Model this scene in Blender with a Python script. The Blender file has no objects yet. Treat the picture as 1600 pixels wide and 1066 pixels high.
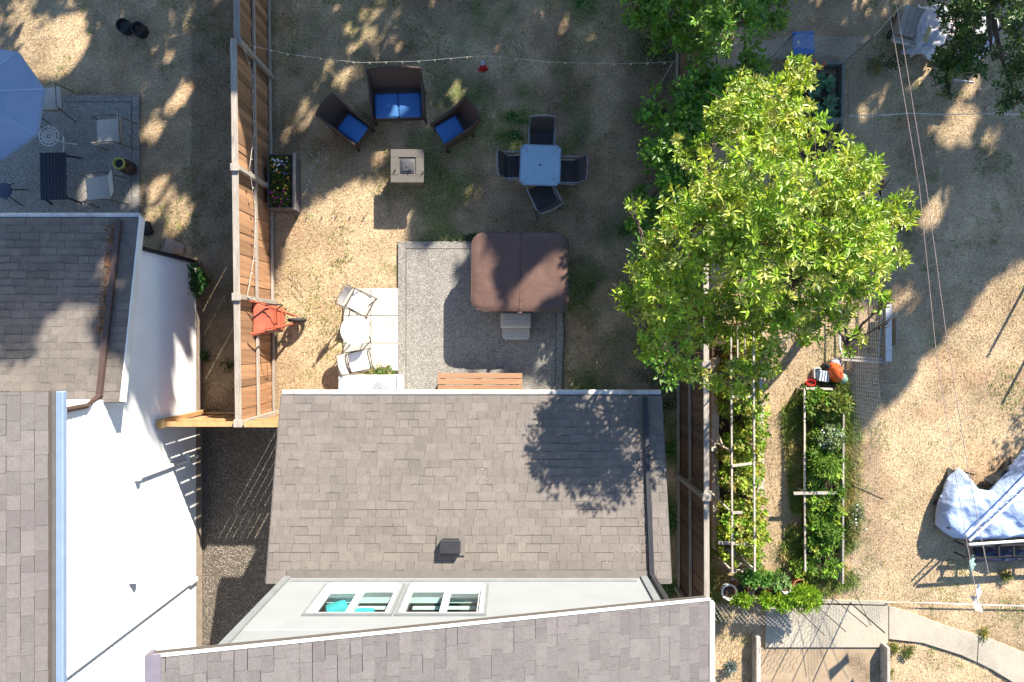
import bpy, bmesh, math, random
import numpy as np
from mathutils import Vector, Matrix, Euler
random.seed(7); rng = np.random.default_rng(7)
R = math.radians; PI = math.pi
sc = bpy.context.scene
# ---------------------------------------------------------------- camera, sky, sun, exposure
H = 15.2; F = 1066.67                       # drone height (m); focal length in px of the 1600 px wide picture
cam = bpy.data.objects.new('camera', bpy.data.cameras.new('camera'))
sc.collection.objects.link(cam); sc.camera = cam
cam.location = (0, 0, H); cam.rotation_euler = (0, 0, 0)
cam.data.lens = 24; cam.data.sensor_width = 36; cam.data.clip_start = .1; cam.data.clip_end = 600
SAZ, SEL = R(28.5), R(31.0)
SX, SY = math.sin(SAZ)/math.tan(SEL), math.cos(SAZ)/math.tan(SEL)     # metres towards the sun per metre of height
w = bpy.data.worlds.new('World'); sc.world = w; w.use_nodes = True
nt = w.node_tree; nt.nodes.clear()
sky = nt.nodes.new('ShaderNodeTexSky'); sky.sky_type = 'NISHITA'; sky.sun_disc = False
sky.sun_elevation = SEL; sky.sun_rotation = SAZ; sky.air_density = 1.0; sky.dust_density = .15; sky.ozone_density = 3.6
bg = nt.nodes.new('ShaderNodeBackground'); bg.inputs['Strength'].default_value = .092
wo = nt.nodes.new('ShaderNodeOutputWorld')
nt.links.new(sky.outputs[0], bg.inputs[0]); nt.links.new(bg.outputs[0], wo.inputs[0])
sun = bpy.data.objects.new('sun', bpy.data.lights.new('sun', 'SUN')); sc.collection.objects.link(sun)
sun.data.energy = 4.6; sun.data.angle = R(.53); sun.data.color = (1, .915, .79)
sd = Vector((-math.sin(SAZ)*math.cos(SEL), -math.cos(SAZ)*math.cos(SEL), -math.sin(SEL)))
sun.rotation_euler = sd.to_track_quat('-Z', 'Y').to_euler(); sun.location = (10, 20, 30)
sc.view_settings.view_transform = 'Standard'; sc.view_settings.look = 'None'
sc.view_settings.gamma = 1; sc.view_settings.use_curve_mapping = False; sc.view_settings.exposure = 1.66

def at(px, py, z=0.0):
    k = (H-z)/F
    return Vector(((px-800)*k, (533-py)*k, z))
def topx(x, y, z):
    k = F/(H-z); return 800+x*k, 533-y*k
# ---------------------------------------------------------------- numpy noise
def vnoise(x, y, s, seed=0):
    g = np.random.default_rng(seed).random((64, 64))
    x = np.asarray(x)/s+1000; y = np.asarray(y)/s+1000
    xi = np.floor(x).astype(int); yi = np.floor(y).astype(int); fx = x-xi; fy = y-yi
    fx = fx*fx*(3-2*fx); fy = fy*fy*(3-2*fy)
    a = g[xi % 64, yi % 64]; b = g[(xi+1) % 64, yi % 64]; c = g[xi % 64, (yi+1) % 64]; d = g[(xi+1) % 64, (yi+1) % 64]
    return (a*(1-fx)+b*fx)*(1-fy)+(c*(1-fx)+d*fx)*fy
def fnoise(x, y, s, seed=0, o=4):
    t = 0; a = .5; n = 0
    for i in range(o):
        t = t+a*vnoise(x, y, s/2**i, seed+i); n += a; a *= .55
    return t/n
def inpoly(x, y, poly):
    x = np.asarray(x); y = np.asarray(y); r = np.zeros(x.shape, bool); n = len(poly)
    for i in range(n):
        x0, y0 = poly[i]; x1, y1 = poly[(i+1) % n]
        if y0 == y1: continue
        c = ((y0 > y) != (y1 > y)) & (x < (x1-x0)*(y-y0)/(y1-y0)+x0)
        r ^= c
    return r
# ---------------------------------------------------------------- materials
def _n(nt, t, **k):
    n = nt.nodes.new(t)
    for a, b in k.items(): setattr(n, a, b)
    return n
MATS = {}
def mat(name, c1, c2=None, scale=6, rough=.8, bump=0, bscale=80, metal=0, rand=0, stretch=(1, 1, 1), spec=.4,
        c3=None, s3=1.2, speck=None, sscale=200, coat=0, attr=None, transl=0, wave=None):
    if name in MATS: return MATS[name]
    m = bpy.data.materials.new(name); m.use_nodes = True; t = m.node_tree; L = t.links.new
    p = t.nodes['Principled BSDF']; p.inputs['Roughness'].default_value = rough
    p.inputs['Metallic'].default_value = metal; p.inputs['Specular IOR Level'].default_value = spec
    p.inputs['Coat Weight'].default_value = coat
    tc = _n(t, 'ShaderNodeTexCoord'); mp = _n(t, 'ShaderNodeMapping'); mp.inputs['Scale'].default_value = stretch
    L(tc.outputs['Object'], mp.inputs[0])
    vec = mp.outputs[0]
    if c2 is None: c2 = tuple(x*.8 for x in c1)
    n1 = _n(t, 'ShaderNodeTexNoise'); n1.inputs['Scale'].default_value = scale; n1.inputs['Detail'].default_value = 7
    n1.inputs['Roughness'].default_value = .62; L(vec, n1.inputs['Vector'])
    rp = _n(t, 'ShaderNodeValToRGB'); rp.color_ramp.elements[0].position = .32; rp.color_ramp.elements[1].position = .68
    rp.color_ramp.elements[0].color = (*c2, 1); rp.color_ramp.elements[1].color = (*c1, 1)
    L(n1.outputs['Fac'], rp.inputs[0]); col = rp.outputs[0]
    def mix(a, b, f, mode='MIX'):
        x = _n(t, 'ShaderNodeMix', data_type='RGBA', blend_type=mode); 
        for s, v in ((6, a), (7, b)):
            if isinstance(v, tuple): x.inputs[s].default_value = (*v, 1)
            else: L(v, x.inputs[s])
        if isinstance(f, float): x.inputs[0].default_value = f
        else: L(f, x.inputs[0])
        return x.outputs[2]
    def ramp(o, a, b):
        r = _n(t, 'ShaderNodeMapRange'); r.inputs[1].default_value = a; r.inputs[2].default_value = b; L(o, r.inputs[0]); return r.outputs[0]
    if attr:
        a = _n(t, 'ShaderNodeAttribute', attribute_name=attr); 
        col = mix(a.outputs['Color'], col, 1.0, 'MULTIPLY')
    if c3:
        n3 = _n(t, 'ShaderNodeTexNoise'); n3.inputs['Scale'].default_value = s3; n3.inputs['Detail'].default_value = 5; L(vec, n3.inputs['Vector'])
        col = mix(col, c3, ramp(n3.outputs['Fac'], .5, .72))
    if speck:
        v = _n(t, 'ShaderNodeTexVoronoi'); v.inputs['Scale'].default_value = sscale; L(vec, v.inputs['Vector'])
        bw = _n(t, 'ShaderNodeSeparateColor'); L(v.outputs['Color'], bw.inputs[0])
        col = mix(col, speck, ramp(bw.outputs[0], .55, 1.0))
    if rand:
        oi = _n(t, 'ShaderNodeObjectInfo'); ge = _n(t, 'ShaderNodeNewGeometry')
        ad = _n(t, 'ShaderNodeMath', operation='ADD'); L(oi.outputs['Random'], ad.inputs[0]); L(ge.outputs['Random Per Island'], ad.inputs[1])
        fr = _n(t, 'ShaderNodeMath', operation='FRACT'); L(ad.outputs[0], fr.inputs[0])
        mr = _n(t, 'ShaderNodeMapRange'); mr.inputs[3].default_value = 1-rand; mr.inputs[4].default_value = 1+rand; L(fr.outputs[0], mr.inputs[0])
        hs = _n(t, 'ShaderNodeHueSaturation'); L(mr.outputs[0], hs.inputs['Value']); L(col, hs.inputs['Color']); col = hs.outputs[0]
    L(col, p.inputs['Base Color'])
    if bump:
        if wave:
            nb = _n(t, 'ShaderNodeTexChecker'); nb.inputs['Scale'].default_value = wave; L(vec, nb.inputs['Vector']); bo = nb.outputs['Fac']
        else:
            nb = _n(t, 'ShaderNodeTexNoise'); nb.inputs['Scale'].default_value = bscale; nb.inputs['Detail'].default_value = 4; L(vec, nb.inputs['Vector']); bo = nb.outputs['Fac']
        b = _n(t, 'ShaderNodeBump'); b.inputs['Strength'].default_value = bump; b.inputs['Distance'].default_value = .02
        L(bo, b.inputs['Height']); L(b.outputs[0], p.inputs['Normal'])
    if transl:
        tl = _n(t, 'ShaderNodeBsdfTranslucent'); ml = mix(col, (1.3, 1.25, .55), 1.0, 'MULTIPLY'); L(ml, tl.inputs[0])
        ms = _n(t, 'ShaderNodeMixShader'); ms.inputs[0].default_value = transl
        L(p.outputs[0], ms.inputs[1]); L(tl.outputs[0], ms.inputs[2]); L(ms.outputs[0], t.nodes['Material Output'].inputs[0])
    MATS[name] = m; return m
def glass(name, tint=(.84, .95, .93), refl=.08):
    m = bpy.data.materials.new(name); m.use_nodes = True; t = m.node_tree; t.nodes.remove(t.nodes['Principled BSDF'])
    tr = _n(t, 'ShaderNodeBsdfTransparent'); tr.inputs[0].default_value = (*tint, 1)
    gl = _n(t, 'ShaderNodeBsdfGlossy'); gl.inputs['Roughness'].default_value = .02
    lw = _n(t, 'ShaderNodeLayerWeight'); lw.inputs[0].default_value = .5
    pw_ = _n(t, 'ShaderNodeMath', operation='POWER'); t.links.new(lw.outputs['Facing'], pw_.inputs[0]); pw_.inputs[1].default_value = 4
    fr = _n(t, 'ShaderNodeMath', operation='MULTIPLY_ADD'); t.links.new(pw_.outputs[0], fr.inputs[0]); fr.inputs[1].default_value = .45; fr.inputs[2].default_value = .03
    ms = _n(t, 'ShaderNodeMixShader'); t.links.new(fr.outputs[0], ms.inputs[0]); t.links.new(tr.outputs[0], ms.inputs[1]); t.links.new(gl.outputs[0], ms.inputs[2])
    t.links.new(ms.outputs[0], t.nodes['Material Output'].inputs[0]); return m
M_shingle = mat('shingle_warm_grey', (.185, .16, .14), (.14, .122, .108), scale=9, rand=.085, c3=(.13, .115, .10), s3=.9, rough=.95, bump=.5, bscale=250, speck=(.25, .22, .2), sscale=260)
M_shingle2 = mat('shingle_mauve_grey', (.178, .16, .148), (.138, .124, .115), scale=9, rand=.12, c3=(.15, .13, .125), s3=1.1, rough=.95, bump=.5, bscale=250, speck=(.28, .25, .24), sscale=260)
M_shingle3 = mat('shingle_taupe', (.16, .14, .12), (.115, .10, .09), scale=9, rand=.13, c3=(.09, .08, .07), s3=1.1, rough=.95, bump=.5, bscale=250, speck=(.24, .21, .19), sscale=260)
M_deck = mat('roof_felt', (.085, .075, .065), rough=.95)
M_white = mat('white_paint', (.72, .72, .70), (.64, .64, .62), rough=.45, scale=3)
M_gutter = mat('white_gutter', (.62, .60, .57), (.5, .47, .43), rough=.4, scale=5, c3=(.3, .26, .22), s3=3)
M_whitewall = mat('white_siding', (.86, .86, .85), (.80, .80, .79), rough=.6, scale=2)
M_greywall = mat('grey_siding', (.235, .25, .256), (.215, .23, .236), rough=.6, scale=2)
M_greytrim = mat('grey_trim', (.20, .215, .22), rough=.6)
M_brownpipe = mat('brown_pipe', (.085, .055, .045), (.06, .04, .033), rough=.35, scale=4)
M_blackpipe = mat('black_pipe', (.03, .03, .035), rough=.4)
M_flash = mat('flashing', (.14, .125, .11), (.11, .10, .09), rough=.6)
M_found = mat('foundation', (.33, .27, .21), (.24, .19, .15), rough=.9, scale=7, bump=.3, bscale=90)
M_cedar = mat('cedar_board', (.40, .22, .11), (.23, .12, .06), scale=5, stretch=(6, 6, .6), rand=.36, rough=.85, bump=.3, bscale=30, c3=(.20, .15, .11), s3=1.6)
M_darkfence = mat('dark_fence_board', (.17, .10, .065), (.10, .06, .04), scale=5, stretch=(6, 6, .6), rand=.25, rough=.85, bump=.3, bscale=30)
M_greywood = mat('weathered_wood', (.40, .36, .31), (.28, .24, .20), scale=5, stretch=(.7, 6, 6), rand=.12, rough=.9, bump=.35, bscale=25, c3=(.25, .21, .17), s3=4)
M_greywood2 = mat('weathered_wood_pale', (.50, .46, .40), (.34, .30, .25), scale=8, rand=.12, rough=.9, bump=.35, bscale=25, c3=(.28, .24, .19), s3=5)
M_newwood = mat('yellow_cedar_frame', (.52, .33, .15), (.38, .22, .09), scale=5, rand=.15, rough=.8)
M_aggr = mat('exposed_aggregate', (.25, .235, .21), (.18, .17, .155), scale=3, rough=.9, bump=.9, bscale=90, speck=(.5, .47, .42), sscale=75)
M_conc = mat('pale_concrete', (.42, .37, .285), (.34, .30, .225), scale=2.2, rough=.9, bump=.25, bscale=120, c3=(.25, .215, .165), s3=1.1, speck=(.42, .39, .33), sscale=60)
M_conc2 = mat('stained_concrete', (.38, .28, .175), (.28, .20, .12), scale=2.6, rough=.9, bump=.3, bscale=100, c3=(.14, .09, .05), s3=1.6, speck=(.32, .27, .2), sscale=60)
M_paver = mat('pale_paver', (.48, .46, .42), (.41, .39, .355), scale=5, rough=.85, rand=.05, bump=.2, bscale=140)
M_tub = mat('brown_vinyl', (.15, .088, .068), (.115, .068, .053), scale=3, rough=.38, bump=.4, bscale=9, c3=(.12, .07, .058), s3=2)
M_tubside = mat('tub_cabinet', (.12, .08, .06), rough=.6)
M_step = mat('grey_plastic', (.52, .48, .42), (.46, .42, .37), rough=.5, scale=4)
M_wicker = mat('dark_wicker', (.12, .08, .062), (.055, .038, .03), scale=60, rough=.6, bump=.9, wave=70)
M_cush = mat('blue_cushion', (.045, .155, .38), (.035, .13, .33), scale=4, rough=.75, bump=.1, bscale=300)
M_sling = mat('dark_sling', (.12, .115, .12), (.09, .085, .09), scale=30, rough=.7, bump=.5, wave=120)
M_alu = mat('grey_metal_frame', (.30, .30, .31), rough=.35, metal=.5, scale=3)
M_table = mat('sky_tinted_glass_top', (.26, .40, .52), (.23, .37, .48), rough=.12, spec=.9, coat=.6, scale=2)  # sky reflection put into the base colour as a blue tint
M_firetop = mat('tan_stone_top', (.135, .122, .104), (.11, .10, .085), scale=9, rough=.6, bump=.2, bscale=70)
M_firelid = mat('slate_lid', (.07, .07, .075), rough=.5)
M_dark = mat('dark_metal', (.03, .028, .027), rough=.45)
M_plastic = mat('white_plastic', (.70, .70, .70), (.64, .64, .65), rough=.5, scale=3)
M_taupe = mat('taupe_tube', (.18, .16, .13), rough=.4, metal=.3)
M_red = mat('red_steel', (.46, .115, .065), (.36, .08, .045), scale=5, rough=.4, c3=(.28, .07, .04), s3=4)
M_tyre = mat('black_rubber', (.03, .03, .032), (.02, .02, .02), rough=.8)
M_bench = mat('brown_composite', (.36, .20, .115), (.28, .15, .085), scale=4, stretch=(.5, 6, 6), rand=.08, rough=.7)
M_terra = mat('terracotta', (.42, .15, .07), (.32, .11, .05), rough=.8, scale=12)
M_pink = mat('pinkish_clay', (.50, .36, .29), rough=.8)
M_soil = mat('dark_soil', (.08, .055, .035), (.045, .03, .02), scale=30, rough=.95, bump=1, bscale=60)
M_bluefab = mat('blue_grey_canopy', (.42, .56, .76), (.38, .52, .72), scale=2, rough=.8)
M_cream = mat('cream_fabric', (.50, .47, .42), (.42, .39, .35), scale=12, rough=.8, bump=.3, wave=60)
M_yellow = mat('yellow_green_glaze', (.42, .42, .08), rough=.4)
M_bark = mat('bark', (.13, .10, .075), (.07, .05, .04), scale=14, stretch=(2, 2, .5), rough=.95, bump=.8, bscale=25)
M_leaf = mat('leaf', (1, 1, 1), (.75, .75, .75), scale=20, rough=.36, attr='col', transl=.40, spec=.5)
M_leafd = mat('leaf_matte', (1, 1, 1), (.7, .7, .7), scale=20, rough=.6, attr='col', transl=.36, spec=.3)
M_grass = mat('grass_blades', (1, 1, 1), (.85, .85, .85), scale=9, rough=.85, attr='col', transl=.15, spec=.2)
M_ground = mat('dry_lawn_soil', (1.35, 1.3, 1.25), (.5, .48, .46), scale=22, rough=.95, attr='col', bump=1, bscale=70, speck=(.36, .30, .2), sscale=55)
M_gravel = mat('gravel_bed', (.13, .11, .09), (.07, .06, .05), scale=30, rough=.95, bump=1, bscale=60)
M_pebble = mat('pebble', (.27, .235, .19), (.18, .15, .12), scale=3, rough=.85, rand=.5)
M_tarp = mat('blue_white_tarp', (.42, .50, .68), (.27, .36, .58), scale=3.2, rough=.4, bump=1, bscale=12, c3=(.20, .27, .42), s3=1.6)
M_ropew = mat('white_cord', (.6, .57, .53), rough=.7)
M_net = mat('grey_netting', (.30, .30, .29), rough=.6)
M_wirew = mat('pale_chicken_wire', (.55, .54, .52), rough=.4, metal=.4)
M_blue = mat('blue_plastic', (.09, .21, .5), rough=.45)
M_sheet = mat('white_sheet', (.55, .54, .55), (.42, .42, .46), scale=4, rough=.7, bump=.4, bscale=12)
M_orange = mat('orange_plastic', (.72, .13, .03), (.6, .09, .02), rough=.4, scale=9)
M_green = mat('aged_green_wood', (.19, .22, .19), (.13, .15, .13), scale=8, rough=.85)
M_teal = mat('turquoise_cloth', (.05, .42, .48), (.04, .34, .42), rough=.8)
M_floor = mat('brown_floor', (.16, .12, .095), rough=.6)
M_room = mat('room_wall', (.35, .33, .3), rough=.9)
M_glass = glass('window_glass')
# ---------------------------------------------------------------- mesh builder
class MB:
    def __init__(s): s.b = bmesh.new()
    def box(s, c, d, rot=None, bev=0, seg=2, sub=None):
        m = Matrix.Translation(c)
        if rot is not None: m = m @ (rot if isinstance(rot, Matrix) else Euler(rot).to_matrix().to_4x4())
        r = bmesh.ops.create_cube(s.b, size=1, matrix=m @ Matrix.Diagonal((*d, 1)))
        if bev:
            es = list({e for v in r['verts'] for e in v.link_edges})
            bmesh.ops.bevel(s.b, geom=es, offset=bev, segments=seg, profile=.5, affect='EDGES')
        return s
    def beam(s, a, b, wd, ht, up=(0, 0, 1)):
        a = Vector(a); b = Vector(b); x = (b-a); l = x.length; x.normalize(); u = Vector(up)
        y = u.cross(x)
        if y.length < 1e-4: y = Vector((0, 1, 0)).cross(x)
        y.normalize(); z = x.cross(y)
        m = Matrix((x, y, z)).transposed().to_4x4()
        return s.box((a+b)/2, (l, wd, ht), m)
    def tube(s, pts, r, n=6, cap=True, closed=False):
        pts = [Vector(p) for p in pts]; k = len(pts); rings = []
        for i, p in enumerate(pts):
            if closed: d = pts[(i+1) % k]-pts[i-1]
            else: d = pts[min(i+1, k-1)]-pts[max(i-1, 0)]
            d.normalize(); q = d.to_track_quat('Z', 'Y'); rr = r[i] if isinstance(r, (list, tuple)) else r
            if i and n > 4:  # keep frames coherent
                pass
            rings.append([s.b.verts.new(p+q @ Vector((rr*math.cos(2*PI*j/n), rr*math.sin(2*PI*j/n), 0))) for j in range(n)])
        for i in range(k if closed else k-1):
            A, B = rings[i], rings[(i+1) % k]
            o = min(range(n), key=lambda o: (A[0].co-B[o].co).length)
            for j in range(n): s.b.faces.new((A[j], A[(j+1) % n], B[(j+1+o) % n], B[(j+o) % n]))
        if cap and not closed:
            s.b.faces.new(rings[0][::-1]); s.b.faces.new(rings[-1])
        return s
    def lathe(s, prof, n=20, c=(0, 0, 0), sx=1, sy=1):
        rings = []
        for r, z in prof:
            rings.append([s.b.verts.new((c[0]+r*sx*math.cos(2*PI*j/n), c[1]+r*sy*math.sin(2*PI*j/n), c[2]+z)) for j in range(n)])
        for A, B in zip(rings, rings[1:]):
            for j in range(n): s.b.faces.new((A[j], A[(j+1) % n], B[(j+1) % n], B[j]))
        s.b.faces.new(rings[0][::-1]); s.b.faces.new(rings[-1])
        return s
    def prism(s, poly, z0, z1):
        lo = [s.b.verts.new((x, y, z0)) for x, y in poly]; hi = [s.b.verts.new((x, y, z1)) for x, y in poly]; n = len(poly)
        s.b.faces.new(lo[::-1]); s.b.faces.new(hi)
        for i in range(n): s.b.faces.new((lo[i], lo[(i+1) % n], hi[(i+1) % n], hi[i]))
        return s
    def hull(s, pts, faces):
        v = [s.b.verts.new(p) for p in pts]
        for f in faces: s.b.faces.new([v[i] for i in f])
        return s
    def slab(s, q, t):   # q: four top corners; thickness t downwards
        q = [Vector(p) for p in q]; n = (q[1]-q[0]).cross(q[2]-q[0]).normalized()
        if n.z < 0: n = -n
        lo = [p-n*t for p in q]
        return s.hull(q+lo, [(0, 1, 2, 3), (7, 6, 5, 4), (0, 4, 5, 1), (1, 5, 6, 2), (2, 6, 7, 3), (3, 7, 4, 0)])
    def build(s, name, m, parent=None, smooth=False):
        bmesh.ops.recalc_face_normals(s.b, faces=s.b.faces[:])
        me = bpy.data.meshes.new(name); s.b.to_mesh(me); s.b.free()
        if smooth:
            me.polygons.foreach_set('use_smooth', [True]*len(me.polygons))
            me.set_sharp_from_angle(angle=R(40))
        me.materials.append(m); o = bpy.data.objects.new(name, me); sc.collection.objects.link(o); o.parent = parent
        return o
def tag(o, label=None, cat=None, group=None, kind=None):
    if label: o['label'] = label
    if cat: o['category'] = cat
    if group: o['group'] = group
    if kind: o['kind'] = kind
    return o
def thing(name, loc, rz, label, cat, group=None):
    o = bpy.data.objects.new(name, None); o.empty_display_size = .1; sc.collection.objects.link(o)
    o.location = loc; o.rotation_euler = (0, 0, rz); return tag(o, label, cat, group)
def copy_tree(o, parent=None):
    c = o.copy(); sc.collection.objects.link(c); c.parent = parent
    for ch in list(o.children): copy_tree(ch, c)
    return c
def npmesh(name, V, Fc, m, parent=None, col=None, smooth=False):
    me = bpy.data.meshes.new(name); nv = len(V); nf = len(Fc); k = Fc.shape[1]
    me.vertices.add(nv); me.vertices.foreach_set('co', V.astype(np.float32).ravel())
    me.loops.add(nf*k); me.loops.foreach_set('vertex_index', Fc.astype(np.int32).ravel())
    me.polygons.add(nf); me.polygons.foreach_set('loop_start', np.arange(0, nf*k, k, dtype=np.int32))
    if smooth: me.polygons.foreach_set('use_smooth', np.ones(nf, bool))
    if col is not None:
        a = me.color_attributes.new('col', 'FLOAT_COLOR', 'POINT')
        a.data.foreach_set('color', np.concatenate([col, np.ones((nv, 1))], 1).astype(np.float32).ravel())
    me.update(calc_edges=True); me.validate()
    me.materials.append(m); o = bpy.data.objects.new(name, me); sc.collection.objects.link(o); o.parent = parent
    return o
def leafmesh(name, P, D, L, W, C, m, parent=None, kind=None):
    """P base points, D unit directions, L lengths, W widths, C colours: one folded blade per row"""
    n = len(P); D = D/np.linalg.norm(D, axis=1, keepdims=True)
    up = np.tile([0, 0, 1.], (n, 1))+rng.normal(0, .35, (n, 3))
    S = np.cross(D, up); S /= np.linalg.norm(S, axis=1, keepdims=True)+1e-9; U = np.cross(S, D)
    L = L[:, None]; W = W[:, None]
    mid = P+D*L*.5+U*L*.06; tip = P+D*L-U*L*.06
    V = np.stack([P, mid-S*W/2+U*W*.15, tip, mid+S*W/2+U*W*.15], 1).reshape(-1, 3)
    i = np.arange(n)[:, None]*4
    Fc = np.concatenate([i+np.array([[0, 2, 1]]), i+np.array([[0, 3, 2]])], 0)
    o = npmesh(name, V, Fc, m, parent, np.repeat(C, 4, 0))
    if kind: o['kind'] = kind
    return o
def jit(C, n, v=.2, h=.06):
    C = np.asarray(C, float); C = C[rng.integers(0, len(C), n)] if C.ndim == 2 else np.tile(C, (n, 1))
    return np.clip(C*(1+rng.normal(0, v, (n, 1)))*(1+rng.normal(0, h, (n, 3))), .004, 1)
def rosettes(C0, per, L, W, cols, tilt=(.1, .8), v=.2):
    n = len(C0); k = per; P = np.repeat(C0, k, 0); m = n*k
    ph = np.repeat(rng.random(n)*2*PI, k)+np.tile(np.arange(k)*2.4, n)+rng.normal(0, .25, m)
    el = rng.uniform(tilt[0], tilt[1], m)
    ax = np.repeat(rng.normal(0, .35, (n, 2)), k, 0)
    D = np.stack([np.cos(ph)*np.cos(el)+ax[:, 0], np.sin(ph)*np.cos(el)+ax[:, 1], np.sin(el)], 1)
    Ls = L*rng.uniform(.65, 1.2, m); Ws = W*rng.uniform(.75, 1.2, m)
    C = np.repeat(jit(cols, n, v*.7), k, 0)*(1+rng.normal(0, v*.6, (m, 1)))
    P = P+D*(.15*L)+rng.normal(0, L*.12, (m, 3))
    return P, D, Ls, Ws, np.clip(C, .004, 1)
def ball(n, c, r):   # points in an ellipsoid, denser to the outside
    d = rng.normal(size=(n, 3)); d /= np.linalg.norm(d, axis=1, keepdims=True)
    return np.asarray(c)+d*np.asarray(r)*(rng.random((n, 1))**.45)
# ---------------------------------------------------------------- where the ground is what
HARD = [  # ground polygons in photo pixels that carry no grass
    [(622, 378), (881, 378), (881, 640), (622, 640)], [(536, 450), (624, 450), (624, 580), (536, 580)],
    [(0, 148), (221, 148), (221, 345), (0, 345)],
    [(316, 648), (520, 648), (520, 1100), (316, 1100)], [(-200, 413), (318, 413), (318, 1300), (-200, 1300)],
    [(1185, 943), (1391, 946), (1450, 967), (1498, 984), (1540, 995), (1600, 1019), (1700, 1080), (1580, 1066), (1545, 1045), (1500, 1022), (1440, 1003), (1384, 997), (1378, 1200), (1170, 1200), (1172, 985)],
    [(525, 622), (965, 622), (965, 1200), (525, 1200)],
]
def hard(x, y):
    px, py = topx(x, y, 0); r = np.zeros(np.shape(px), bool)
    for p in HARD: r |= inpoly(px, py, p)
    return r
def groundcol(x, y):
    px, py = topx(x, y, 0); n = fnoise(x, y, 1.6, 3); n2 = fnoise(x, y, .5, 9, 3)
    straw = np.array([.60, .45, .285]); brown = np.array([.25, .165, .095]); green = np.array([.135, .18, .045]); dirt = np.array([.46, .34, .21])
    g = np.clip((n-.35)*3.4, 0, .85)*np.clip((n2-.3)*3, 0, 1)
    # how green each part of the yards is
    yard = (px > 425) & (px < 1060)
    gr = np.where(yard, .5+1.1*np.clip((px-600)/160, 0, 1), .14)
    gr = np.where(yard & (py > 330) & (px < 640), .62, gr)
    gr = np.where((px > 1060) & (px < 1345) & (py > 430), .22, gr)
    b = np.clip((fnoise(x, y, 1.1, 21)-.45)*3, 0, 1)
    bb = np.where(px < 425, .9, np.where(yard & (py < 330), .85, np.where(yard, .55, .62))); bb = np.where((px > 1060) & (py < 420), .35, bb)
    bb = np.where((px > 150) & (px < 330) & (py < 380), .45, bb)
    c = straw*(1-(b*bb)[..., None])+brown*(b*bb)[..., None]
    c = c*(1-(g*gr)[..., None])+green*(g*gr)[..., None]
    k = np.where((px > 1190) & (px < 1260) & (py > 480), .6, 0.)[..., None]
    c = c*(1-k)+dirt*k
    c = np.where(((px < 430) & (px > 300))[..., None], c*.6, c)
    c = c*(.74+.52*fnoise(x, y, .3, 17, 3))[..., None]*(.72+.5*fnoise(x, y, 1.3, 19, 3))[..., None]
    w_ = np.clip((fnoise(x, y, .8, 27, 4)-.6)*6, 0, 1)[..., None]*np.array(.7); c = c*(1-w_)+c*np.array([.86, .74, .68])*w_
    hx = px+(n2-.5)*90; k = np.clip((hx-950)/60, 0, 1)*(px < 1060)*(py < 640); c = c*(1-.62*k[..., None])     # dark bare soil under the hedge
    return c, np.clip(g*gr, 0, 1)
def axis(lo, hi, st, far):
    a = np.arange(lo, hi+1e-6, st); o = [1, 2, 4, 8, 16, 30, 50, 80]
    return np.concatenate([[lo-k for k in o[::-1] if k < far], a, [hi+k for k in o if k < far]])
gx = axis(-12.4, 12.4, .1, 100); gy = axis(-8.6, 8.6, .1, 100)
X, Y = np.meshgrid(gx, gy, indexing='ij')
Z = (fnoise(X, Y, .45, 5)-.5)*.016
c_, g_ = groundcol(X, Y)
Z = np.where(hard(X, Y), -.03, Z)
V = np.stack([X, Y, Z], -1).reshape(-1, 3)
nx, ny = len(gx), len(gy); ii, jj = np.meshgrid(np.arange(nx-1), np.arange(ny-1), indexing='ij')
q = (ii*ny+jj).ravel(); Fc = np.stack([q, q+ny, q+ny+1, q+1], 1)
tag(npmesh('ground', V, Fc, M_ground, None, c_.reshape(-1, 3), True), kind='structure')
# grass: short dry and green blades
def blades(name, n, xr, yr, L, W, keep=None, colf=None, lay=(.1, .9), kind='stuff', label=None, cat=None):
    x = rng.uniform(*xr, n); y = rng.uniform(*yr, n); k = ~hard(x, y)
    if keep is not None: k &= keep(x, y)
    x = x[k]; y = y[k]; n = len(x)
    c, g = groundcol(x, y)
    if colf is not None: c = colf(x, y, c, g)
    c = c*rng.uniform(.66, 1.38, (n, 1))*(1+rng.normal(0, .05, (n, 3)))*(.62+.76*fnoise(x, y, .22, 15, 3))[:, None]
    ph = rng.random(n)*2*PI; el = rng.uniform(*lay, n)
    D = np.stack([np.cos(ph)*np.cos(el), np.sin(ph)*np.cos(el), np.sin(el)], 1)
    P = np.stack([x, y, (fnoise(x, y, .45, 5)-.5)*.016], 1)
    l = L*rng.uniform(.6, 1.3, n)
    S = np.stack([-np.sin(ph), np.cos(ph), np.zeros(n)], 1)*W
    V = np.stack([P-S, P+S, P+D*l[:, None]], 1).reshape(-1, 3)
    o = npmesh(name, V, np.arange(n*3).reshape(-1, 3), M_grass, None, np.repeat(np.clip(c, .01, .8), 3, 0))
    return tag(o, label, cat, kind=kind)
def keepin(x, y):
    px, py = topx(x, y, 0)
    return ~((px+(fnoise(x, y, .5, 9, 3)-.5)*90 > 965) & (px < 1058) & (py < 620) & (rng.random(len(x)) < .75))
blades('dry_grass', 330000, (-11.8, 11.8), (-7.9, 7.9), .055, .006, keepin, label='short dry straw coloured grass over the yards', cat='grass')
def tuftkeep(x, y):
    px, py = topx(x, y, 0); n = fnoise(x, y, .55, 31, 3); lim = np.where((px > 430) & (px < 1000), .58, .64)
    lim = np.where((px > 480) & (px < 640) & (py > 470), .52, lim)
    return n > lim
blades('green_grass_tufts', 190000, (-11.8, 11.8), (-7.9, 7.9), .07, .007, tuftkeep, lambda x, y, c, g: np.tile([.17, .24, .05], (len(x), 1)), (.3, 1.2), label='small green weed tufts among the dry grass', cat='weeds')
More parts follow.
